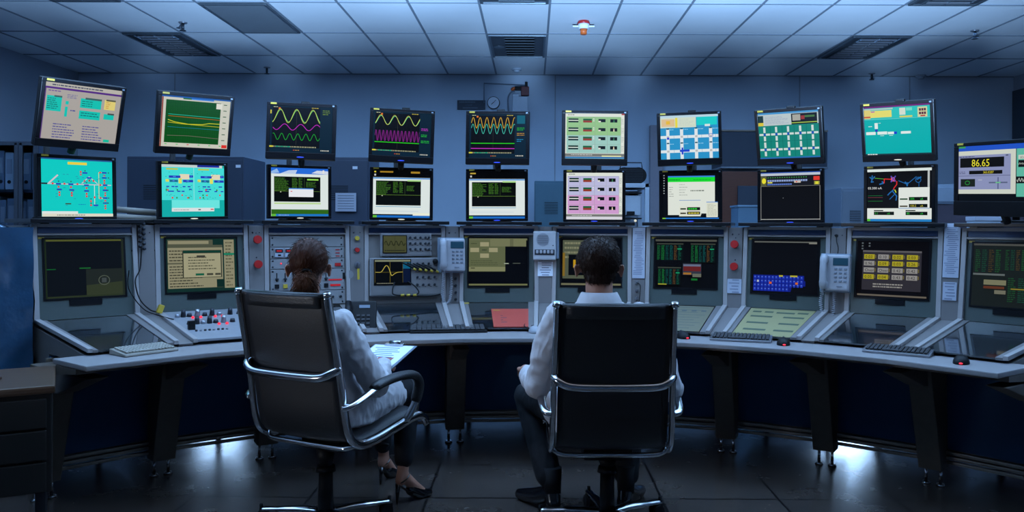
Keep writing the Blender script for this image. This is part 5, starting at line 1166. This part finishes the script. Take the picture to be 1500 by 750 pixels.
    for k in range(5):
        a = radians(18+72*k-yaw+12); d = Vector((cos(a), sin(a), 0))
        mb = MB(); mb.tube(smooth_path([Vector((0, by, .070))+d*.03, Vector((0, by, .074))+d*.12, Vector((0, by, .070))+d*.22, Vector((0, by, .066))+d*.30], 4), [.026]*4+[.024]*4+[.020]*5, 12, flat=.62, up=(0, 0, 1)); mb.build('base_spoke', M['chrome'], o)
        c_ = d*.30+Vector((0, by, 0)); n_ = Vector((-d.y, d.x, 0))
        mb = MB(); mb.cyl(c_+Vector((0, 0, .05)), c_+Vector((0, 0, .09)), .008)
        for q in (-1, 1): mb.cyl(c_+n_*q*.008-d*.018+Vector((0, 0, .0285)), c_+n_*q*.024-d*.018+Vector((0, 0, .0285)), .028, .028, 20)
        mb.box(c_-d*.014+Vector((0, 0, .052)), (.05, .03, .02), Euler((0, 0, a)), bev=.006); mb.build('caster', M['black'], o)
    return o
WO = Vector((-.887, 3.724, 0)); WYAW = -27.1
MO = Vector((.338, 3.738, 0)); MYAW = 1.5
make_chair(WO.x, WO.y, WYAW, .03, 'turned high-back black office chair the woman sits in, grey sheen on its back')
make_chair(MO.x, MO.y, MYAW, -.012, 'high-back black office chair seen square from behind, with the man in it')

# ------------------------------------------------------------------ people
def limb(mb, pts, rads, seg=18):
    for p, r in zip(pts, rads): mb.ball(p, r, seg=seg)
    for (a, ra), (b, rb) in zip(list(zip(pts, rads)), list(zip(pts, rads))[1:]): mb.cyl(a, b, ra, rb, seg)
def loft(mb, secs, yaw=0, n=36, pw=2.3):                  # secs: (centre, half width, half depth)
    rings = []; cy_, sy_ = cos(yaw), sin(yaw)
    for c, rx, ry in secs:
        ring = []
        for k in range(n):
            a = 2*pi*k/n; ca, sa = cos(a), sin(a); x = rx*math.copysign(abs(ca)**(2/pw), ca); y = ry*math.copysign(abs(sa)**(2/pw), sa)
            ring.append(mb.bm.verts.new((c[0]+x*cy_-y*sy_, c[1]+x*sy_+y*cy_, c[2])))
        rings.append(ring)
    for a, b in zip(rings, rings[1:]):
        for k in range(n): mb.bm.faces.new((a[k], a[(k+1) % n], b[(k+1) % n], b[k]))
    mb.bm.faces.new(rings[0][::-1]); mb.bm.faces.new(rings[-1])
def organic(name, mb, m_, parent, voxel=.007, it=6, wr=0, wscale=9, cut=None, fn=None):
    o = mb.build(name, m_, parent); md = o.modifiers.new('r', 'REMESH'); md.mode = 'VOXEL'; md.voxel_size = voxel; md.adaptivity = 0
    dg = bpy.context.evaluated_depsgraph_get(); me = bpy.data.meshes.new_from_object(o.evaluated_get(dg)); o.modifiers.clear(); old = o.data; o.data = me; bpy.data.meshes.remove(old)
    bm = bmesh.new(); bm.from_mesh(me)
    for _ in range(it): bmesh.ops.smooth_vert(bm, verts=bm.verts[:], factor=.5, use_axis_x=True, use_axis_y=True, use_axis_z=True)
    bm.normal_update()
    if wr:
        for v in bm.verts:
            p = v.co; q = Vector((p.x*wscale, p.y*wscale, p.z*wscale*.7)); a = noise.noise(q+Vector((noise.noise(q*.7)*1.5, 0, 0))); b_ = 1-abs(noise.noise(q*1.7+Vector((5, 3, 1))))*2
            c_ = 1-abs(noise.noise(Vector((p.x*wscale*2.6+a, p.y*wscale*2.6, p.z*wscale*1.3+7))))*3; v.co = p+v.normal*wr*(a*.7+b_*.45+max(c_, -.3)*.28)
    if fn:
        for v in bm.verts: v.co = fn(v.co, v.normal)
    if cut: bmesh.ops.delete(bm, geom=[v for v in bm.verts if cut(v.co)], context='VERTS')
    for f in bm.faces: f.smooth = True
    bm.to_mesh(me); bm.free()
    if not me.materials: me.materials.append(m_)
    return o
def hand(mb, wrist, d, up, side, curl=.5, k=1.0):
    """palm and five fingers: d points along the hand, up is the back of the hand, side (+-1) where the thumb leaves"""
    d = Vector(d).normalized(); up = Vector(up); up = (up-d*up.dot(d)).normalized(); s_ = d.cross(up)*side
    w = Vector(wrist)
    for a in (-.028, -.012, .006, .024): limb(mb, [w+s_*a*.6*k, w+d*.085*k+s_*a*k], [.015*k, .012*k], 10)
    for j, (a, L_) in enumerate(((.030, .070), (.010, .080), (-.010, .074), (-.029, .058))):
        p = w+d*.085*k+s_*a*k; dirn = d.copy(); pts = [p]; c_ = curl*.45
        for q in (.45, .32, .26):
            ang_ = c_; c_ += curl*.75; dirn = (d*cos(ang_)-up*sin(ang_)); pts.append(pts[-1]+dirn*L_*q*k)
        limb(mb, pts, [.0095*k, .0088*k, .008*k, .0068*k], 10)
    p = w+d*.025*k+s_*.026*k; q = p+(d*.6+s_*.75-up*.3).normalized()*.042*k; r_ = q+(d*.9+s_*.25-up*.35).normalized()*.032*k
    limb(mb, [p, q, r_, r_+(d-up*.3).normalized()*.020*k], [.013*k, .0105*k, .0092*k, .0075*k], 10)
def head(mb, c, yaw, sx=1.0):
    Rm = Matrix.Rotation(yaw, 4, 'Z'); c = Vector(c)
    def B(x, y, z, r, rot=None): mb.ball(c+(Rm @ Vector((x, y, z))), (r[0], r[1], r[2]), Rm @ rot if rot is not None else Rm, 24)
    B(0, -.005, .015, (.080*sx, .096, .098)); B(0, .032, -.055, (.058*sx, .062, .062)); B(0, .055, -.092, (.030, .030, .022)); B(0, .050, .02, (.060, .046, .055))
    B(0, .100, -.020, (.012, .020, .016)); B(0, .092, .008, (.009, .014, .030)); B(0, .090, -.058, (.024, .012, .0075)); B(0, .089, -.067, (.020, .012, .007))
    for q in (-1, 1):
        B(q*.030, .088, .030, (.022, .010, .008)); B(q*.040, .070, -.02, (.022, .022, .022)); B(q*.013, .096, -.027, (.008, .010, .007))
        ro = Matrix.Rotation(q*.35, 4, 'Z'); B(q*(.094*sx), -.008, -.030, (.007, .018, .032), ro); B(q*(.099*sx), -.014, -.018, (.006, .017, .020), ro); B(q*.078*sx, .0, -.02, (.018, .012, .020))
def face_bits(o, c, yaw):
    Rm = Matrix.Rotation(yaw, 4, 'Z'); c = Vector(c)
    for q in (-1, 1):
        e = MB().ball(c+Rm @ Vector((q*.030, .087, .012)), (.012, .008, .008), Rm).build('eye', M['white'], o)
        MB().ball(c+Rm @ Vector((q*.030, .0935, .012)), (.005, .003, .005), Rm).build('pupil', M['sprk'], e)
def hair_strands(ob, n, length, down, width, seed, cond=None):
    bm = bmesh.new(); bm.from_mesh(ob.data); bm.faces.ensure_lookup_table(); r = random.Random(seed); fs = bm.faces[:]; out = []
    for _ in range(n):
        f = fs[r.randrange(len(fs))]; p = f.calc_center_median(); nn = f.normal.copy()
        if cond and not cond(p, nn): continue
        out.append((p, nn, length*r.uniform(.6, 1.3), r.uniform(-.3, .3), r.uniform(-.3, .3)))
    for p, nn, L_, a, b_ in out:
        t = (down-nn*down.dot(nn)); t = t.normalized() if t.length > .05 else Vector((a, b_, 0)); sd = nn.cross(t)
        d1 = (t*.8+nn*.45+sd*a).normalized(); d2 = (t+nn*.12+sd*(a+b_)).normalized(); sd = nn.cross(d1).normalized()
        q0, q1, q2 = p-nn*.002, p+d1*L_*.5, p+d1*L_*.5+d2*L_*.5
        v = [bm.verts.new(x_) for x_ in (q0-sd*width, q0+sd*width, q0+nn*width*1.4, q1-sd*width*.8, q1+sd*width*.8, q1+nn*width*1.2, q2)]
        for i_ in ((0, 1, 4, 3), (1, 2, 5, 4), (2, 0, 3, 5), (3, 4, 6), (4, 5, 6), (5, 3, 6)): bm.faces.new([v[j] for j in i_]).smooth = True
    bm.to_mesh(ob.data); bm.free()

# --- seated man, back to the camera
o = thing('person', 'man in white coat and black trousers, seated square from behind, short dark hair', 'person', (.30, 3.70, 0)); inv = Matrix.Translation(-o.location)
def man(mb): mb.T = inv.copy(); return mb
def mloft(mb, secs, **k): loft(mb, [((c[0]-.30, c[1]-3.70, c[2]), a, b) for c, a, b in secs], **k)
HC = Vector((.297, 3.655, 1.180))
Ls, Le, Lw = Vector((.118, 3.60, .945)), Vector((.024, 3.625, .640)), Vector((-.030, 3.87, .668))
Rs, Re, Rw = Vector((.478, 3.60, .945)), Vector((.612, 3.625, .630)), Vector((.60, 3.87, .668))
Lk, La = Vector((-.020, 4.10, .500)), Vector((.100, 3.885, .105)); Rk, Ra = Vector((.490, 4.12, .500)), Vector((.452, 3.92, .105))
Lh, Rh = Vector((.215, 3.68, .505)), Vector((.385, 3.68, .505))
mb = man(MB())
mloft(mb, [((.30, 3.68, .46), .15, .12), ((.30, 3.64, .6), .14, .10), ((.297, 3.61, .8), .15, .095), ((.297, 3.615, .93), .15, .085), ((.297, 3.625, .99), .09, .065), ((.297, 3.635, 1.02), .06, .055)])
limb(mb, [(.297, 3.62, .96), (.297, 3.64, 1.11)], [.060, .061]); head(mb, HC, 0, 1.06)
for a, b, c in ((Ls, Le, Lw), (Rs, Re, Rw)): limb(mb, [a, b, c], [.045, .036, .026])
for a, b, c in ((Lh, Lk, La), (Rh, Rk, Ra)): limb(mb, [a, b, c, c-Vector((0, 0, .04))], [.06, .045, .032, .032])
hand(mb, Lw, (-.05, 1, -.12), (0, .1, 1), 1, .7); hand(mb, Rw, (-.25, 1, -.06), (0, .1, 1), -1, .6)
body = organic('body', mb, M['skin'], o, .0055, 3); face_bits(o, HC-o.location, 0)
mb = man(MB())
mloft(mb, [((.30, 3.68, .43), .19, .155), ((.30, 3.65, .52), .185, .14), ((.298, 3.615, .66), .178, .125), ((.297, 3.605, .82), .192, .122), ((.297, 3.61, .92), .195, .112), ((.297, 3.617, .975), .150, .090), ((.297, 3.63, 1.015), .090, .078), ((.297, 3.635, 1.03), .074, .070)])
for a, b, c in ((Ls, Le, Lw), (Rs, Re, Rw)):
    m1 = a.lerp(b, .5)+Vector(((b.x-a.x)*.12, -.005, 0)); m2 = b.lerp(c, .55); limb(mb, [a, m1, b, m2, b.lerp(c, .80)], [.066, .060, .054, .046, .038])
limb(mb, [Lh+Vector((0, 0, .02)), Lh.lerp(Lk, .35)], [.10, .088]); limb(mb, [Rh+Vector((0, 0, .02)), Rh.lerp(Rk, .35)], [.10, .088])
organic('coat', mb, M['shirt'], o, .007, 4, .011, 13)
mb = MB(); n = 40; rings = []
for (dz, rr, dy) in ((-.012, .082, 0), (.022, .074, .0), (.036, .072, -.002), (.034, .079, -.004), (.004, .094, -.008), (-.010, .100, -.010)):
    rings.append([mb.bm.verts.new((HC.x-.30+rr*1.02*cos(2*pi*k/n), 3.633-3.70+dy+rr*.92*sin(2*pi*k/n), 1.022+dz-.018*max(0, sin(2*pi*k/n)))) for k in range(n)])
for a, b in zip(rings, rings[1:]):
    for k in range(n): mb.bm.faces.new((a[k], a[(k+1) % n], b[(k+1) % n], b[k])).smooth = True
mb.build('collar', M['shirt'], o)
mb = man(MB())
mloft(mb, [((.30, 3.70, .425), .175, .13), ((.30, 3.69, .56), .165, .12)])
for a, b, c in ((Lh, Lk, La), (Rh, Rk, Ra)):
    hem = b.lerp(c, .86); limb(mb, [a, a.lerp(b, .5), b, b.lerp(c, .45), hem], [.092, .084, .068, .064, .062])
organic('trousers', mb, M['trousers'], o, .008, 5, .005, 12)
for c, hl, dr in ((La, Vector((.105, 3.86, 0)), Vector((-.66, .75, 0))), (Ra, Vector((.440, 3.89, 0)), Vector((.45, .89, 0)))):
    dr.normalize(); mb = man(MB())
    sk = MB(); sk.T = inv.copy(); sk.cyl(c-Vector((0, 0, .03)), c+Vector((0, 0, .10)), .040, .044); sk.build('sock', M['trousers'], o)
    limb(mb, [hl+Vector((0, 0, .040)), c+Vector((0, 0, -.02)), hl+dr*.11+Vector((0, 0, .050)), hl+dr*.19+Vector((0, 0, .034)), hl+dr*.245+Vector((0, 0, .028))], [.036, .040, .042, .036, .026])
    zmin = .004
    sh = organic('shoe', mb, M['shoe'], o, .006, 5, 0, fn=lambda p, nn: Vector((p.x, p.y, max(p.z, .006))))
    mb = man(MB()); mb.box(hl+dr*.0+Vector((0, 0, .012)), (.062, .068, .024), Euler((0, 0, atan2(dr.y, dr.x))), bev=.01); mb.build('heel', M['shoe'], sh)
    mb = man(MB())
    for q in (.075, .10, .125): mb.tube([hl+dr*q+Vector((-dr.y*.02, dr.x*.02, .082-q*.15)), hl+dr*(q+.01)+Vector((0, 0, .097-q*.15)), hl+dr*q+Vector((dr.y*.02, -dr.x*.02, .082-q*.15))], .003, 6)
    mb.build('lace', M['black'], sh)
mb = man(MB()); mb.ball(HC+Vector((0, -.014, .026)), (.092, .101, .093), seg=32).ball(HC+Vector((0, -.040, -.036)), (.068, .052, .066)).ball(HC+Vector((.0, .02, .06)), (.082, .085, .062))
mb.ball(HC+Vector((.03, .05, .085)), (.05, .05, .03))
for q in (-1, 1): mb.ball(HC+Vector((q*.076, .014, .020)), (.018, .022, .034))
hr = organic('hair', mb, M['hairb'], o, .006, 4, .004, 30)
hair_strands(hr, 4200, .018, Vector((.15, -.35, -1)), .0010, 5)

# --- seated woman, turned to the right
o = thing('person', 'woman in white coat and black heels seated in the turned chair, brown hair tied low', 'person', (-.93, 3.65, 0)); inv = Matrix.Translation(-o.location)
uf = Vector((sin(radians(27.1)), cos(radians(27.1)), 0)); ur = Vector((uf.y, -uf.x, 0))
def wp3(f, r, z): return WO+uf*f+ur*r+Vector((0, 0, z))
def wl(mb, secs): loft(mb, [((wp3(f, r, z)-o.location), a, b) for f, r, z, a, b in secs], yaw=radians(WYAW))
HW = Vector((-.982, 3.600, 1.178)); HY = radians(9)
Ls, Le, Lw = wp3(-.155, -.150, .925), wp3(-.02, -.215, .665), wp3(.20, -.09, .690)
Rs, Re, Rw = wp3(-.150, .150, .925), wp3(-.01, .232, .650), wp3(.19, .115, .685)
Lh, Lk, La = wp3(.0, -.085, .525), wp3(.42, -.11, .545), wp3(.56, -.16, .150)
Rh, Rk, Ra = wp3(.0, .085, .525), wp3(.43, .085, .540), Vector((-.625, 3.985, .155))
mb = MB(); mb.T = inv.copy()
wl(mb, [(-.0, 0, .48, .14, .12), (-.09, 0, .62, .12, .09), (-.15, 0, .80, .13, .085), (-.165, 0, .92, .13, .075), (-.165, 0, .975, .06, .05), (-.165, 0, 1.0, .05, .05)])
limb(mb, [wp3(-.165, -.005, .96), HW+Vector((0, -.015, -.07))], [.047, .045]); head(mb, HW, HY, .94)
for a, b, c in ((Ls, Le, Lw), (Rs, Re, Rw)): limb(mb, [a, b, c], [.040, .033, .023])
for a, b, c in ((Lh, Lk, La), (Rh, Rk, Ra)): limb(mb, [a, b, b.lerp(c, .4), c], [.06, .043, .044, .028])
dR = Vector((.76, .65, 0)).normalized(); dL = (uf-ur*.15).normalized()
for c, dd in ((Ra, dR), (La, dL)): limb(mb, [c, c+Vector((0, 0, -.045))-dd*.012], [.028, .027]); limb(mb, [c+Vector((0, 0, -.02)), c+dd*.06+Vector((0, 0, -.085)), c+dd*.115+Vector((0, 0, -.125))], [.028, .028, .020])
hand(mb, Lw, uf+ur*.35-Vector((0, 0, .05)), (0, 0, 1), 1, .5, .9); hand(mb, Rw, uf-ur*.25+Vector((0, 0, .0)), ur*.6+Vector((0, 0, .8)), -1, .6, .9)
organic('body', mb, M['skin'], o, .0055, 3); face_bits(o, HW-o.location, HY)
mb = MB(); mb.T = inv.copy()
wl(mb, [(.0, 0, .465, .185, .16), (-.05, 0, .56, .175, .14), (-.12, 0, .70, .155, .112), (-.155, 0, .82, .165, .108), (-.165, 0, .90, .168, .100), (-.165, 0, .955, .120, .080), (-.165, 0, .985, .066, .062), (-.165, 0, 1.0, .058, .056)])
for a, b, c in ((Ls, Le, Lw), (Rs, Re, Rw)):
    limb(mb, [a, a.lerp(b, .5)-uf*.012, b, b.lerp(c, .5), c], [.058, .057, .058, .048, .040])
for a, b in ((Lh, Lk), (Rh, Rk)): limb(mb, [a, a.lerp(b, .4)+Vector((0, 0, .005)), a.lerp(b, .66)+Vector((0, 0, .0))], [.105, .098, .080])
organic('coat', mb, M['shirt'], o, .007, 4, .011, 13)
mb = MB(); rings = []; cc = wp3(-.165, 0, .985)-o.location
for (dz, rr, dy) in ((-.014, .066, 0), (.018, .056, 0), (.030, .055, 0), (.026, .062, 0), (-.006, .082, 0), (-.016, .088, 0)):
    rings.append([mb.bm.verts.new((cc.x+rr*cos(2*pi*k/n), cc.y+rr*.95*sin(2*pi*k/n), cc.z+dz-.015*max(0, sin(2*pi*k/n+.4)))) for k in range(n)])
for a, b in zip(rings, rings[1:]):
    for k in range(n): mb.bm.faces.new((a[k], a[(k+1) % n], b[(k+1) % n], b[k])).smooth = True
mb.build('collar', M['shirt'], o)
mb = MB(); mb.T = inv.copy()
wl(mb, [(.03, 0, .455, .165, .14), (-.0, 0, .55, .16, .12)])
for a, b, c in ((Lh, Lk, La), (Rh, Rk, Ra)): limb(mb, [a, a.lerp(b, .5), b, b.lerp(c, .4), b.lerp(c, .86)], [.088, .08, .062, .058, .046])
organic('trousers', mb, M['trousers'], o, .008, 5, .004, 12)
for c, dd in ((Ra, dR), (La, dL)):
    mb = MB(); mb.T = inv.copy(); ht = c-dd*.012
    limb(mb, [c+dd*.05+Vector((0, 0, -.100)), c+dd*.10+Vector((0, 0, -.130)), c+dd*.155+Vector((0, 0, -.136))], [.032, .030, .017])
    sh = organic('shoe', mb, M['shoe'], o, .005, 4, 0, fn=lambda p, nn: Vector((p.x, p.y, max(p.z, .006))))
    mb = MB(); mb.T = inv.copy(); hp = c-dd*.028+Vector((0, 0, -.072)); mb.cyl(Vector((hp.x-dd.x*.004, hp.y-dd.y*.004, .0)), hp+Vector((0, 0, .012)), .0045, .014, 14).tube(smooth_path([hp+Vector((0, 0, .006)), c+dd*.02+Vector((0, 0, -.098)), c+dd*.06+Vector((0, 0, -.140))]), [.020]*6+[.022]*7, 12, flat=.3, up=(0, 0, 1)); mb.build('stiletto_heel', M['shoe'], sh)
    mb = MB(); mb.T = inv.copy(); st = []
    for k in range(17):
        a = 2*pi*k/16; st.append(c+Vector((cos(a)*.031, sin(a)*.031, -.035+.020*(cos(a)*dd.x+sin(a)*dd.y))))
    mb.tube(st, .0035, 6, caps=False); mb.tube(smooth_path([c-dd*.031+Vector((0, 0, -.05)), c-dd*.034+Vector((0, 0, -.075))]), .005, 6); mb.build('strap', M['shoe'], sh)
Hm = Matrix.Rotation(HY, 4, 'Z')
mb = MB(); mb.T = inv.copy(); mb.ball(HW+Hm @ Vector((0, -.014, .020)), (.083, .098, .092), Hm, 32).ball(HW+Hm @ Vector((0, -.046, -.020)), (.056, .054, .062), Hm)
mb.ball(HW+Hm @ Vector((0, .03, .05)), (.072, .068, .056), Hm)
def comb(p, nn):
    q = p-(HW-o.location); a = atan2(q.x, q.z+.06); return p+nn*(.0011*sin(a*46+3*noise.noise(q*20))+.003*noise.noise(q*25))
hr = organic('hair', mb, M['hairr'], o, .005, 4, 0, fn=comb)
hair_strands(hr, 600, .030, Vector((0, -.4, -1)), .0009, 8, lambda p, nn: True)
mb = MB(); mb.T = inv.copy()
limb(mb, [HW+Hm @ Vector((0, -.088, -.040)), HW+Hm @ Vector((-.004, -.108, -.070)), HW+Hm @ Vector((-.010, -.106, -.110)), HW+Hm @ Vector((-.012, -.095, -.140))], [.020, .030, .033, .022])
mb.ball(HW+Hm @ Vector((.014, -.102, -.092)), (.022, .020, .04), Hm)
pt = organic('ponytail', mb, mat('lit_ponytail_hair', (.13, .045, .018), .45, noise_amt=.4, scale=50, stretch=(4, 4, 1), spec=.25), hr, .005, 3, .006, 24); hair_strands(pt, 1500, .045, Vector((.1, -.05, -1)), .0011, 9)  # lighter copy of the hair colour, painting in warm light on the ponytail
MB()
mb = MB(); mb.T = inv.copy(); mb.cyl(HW+Hm @ Vector((0, -.086, -.030)), HW+Hm @ Vector((0, -.100, -.042)), .024, .026, 18); mb.build('hair_tie', M['black'], hr)

# clipboard held in her lap
cb = wp3(.30, .03, .712); o = thing('clipboard', 'clipboard with a printed white sheet held in the woman\'s lap', 'clipboard'); o.matrix_world = Matrix.Translation(cb) @ Matrix.Rotation(radians(WYAW+12), 4, 'Z') @ Matrix.Rotation(radians(12), 4, 'X')
MB().box((0, 0, 0), (.23, .31, .005), bev=.002).build('board', M['cabgrey'], o)
MB().box((0, -.005, .004), (.21, .29, .002)).build('sheet', M['paperw'], o)
mb = MB()
for k in range(10): mb.box((-.02+.01*(k % 3), .10-k*.024, .0055), (.13-.02*(k % 2), .006, .001))
mb.build('print', mat('blue_print', (.10, .22, .45), .7), o); MB().box((.03, -.05, .0056), (.08, .05, .001)).build('picture', mat('print_patch', (.35, .12, .10), .7), o)
MB().box((0, .140, .010), (.10, .03, .012), bev=.004).cyl((-.03, .15, .018), (.03, .15, .018), .008).build('clip', M['chrome'], o)
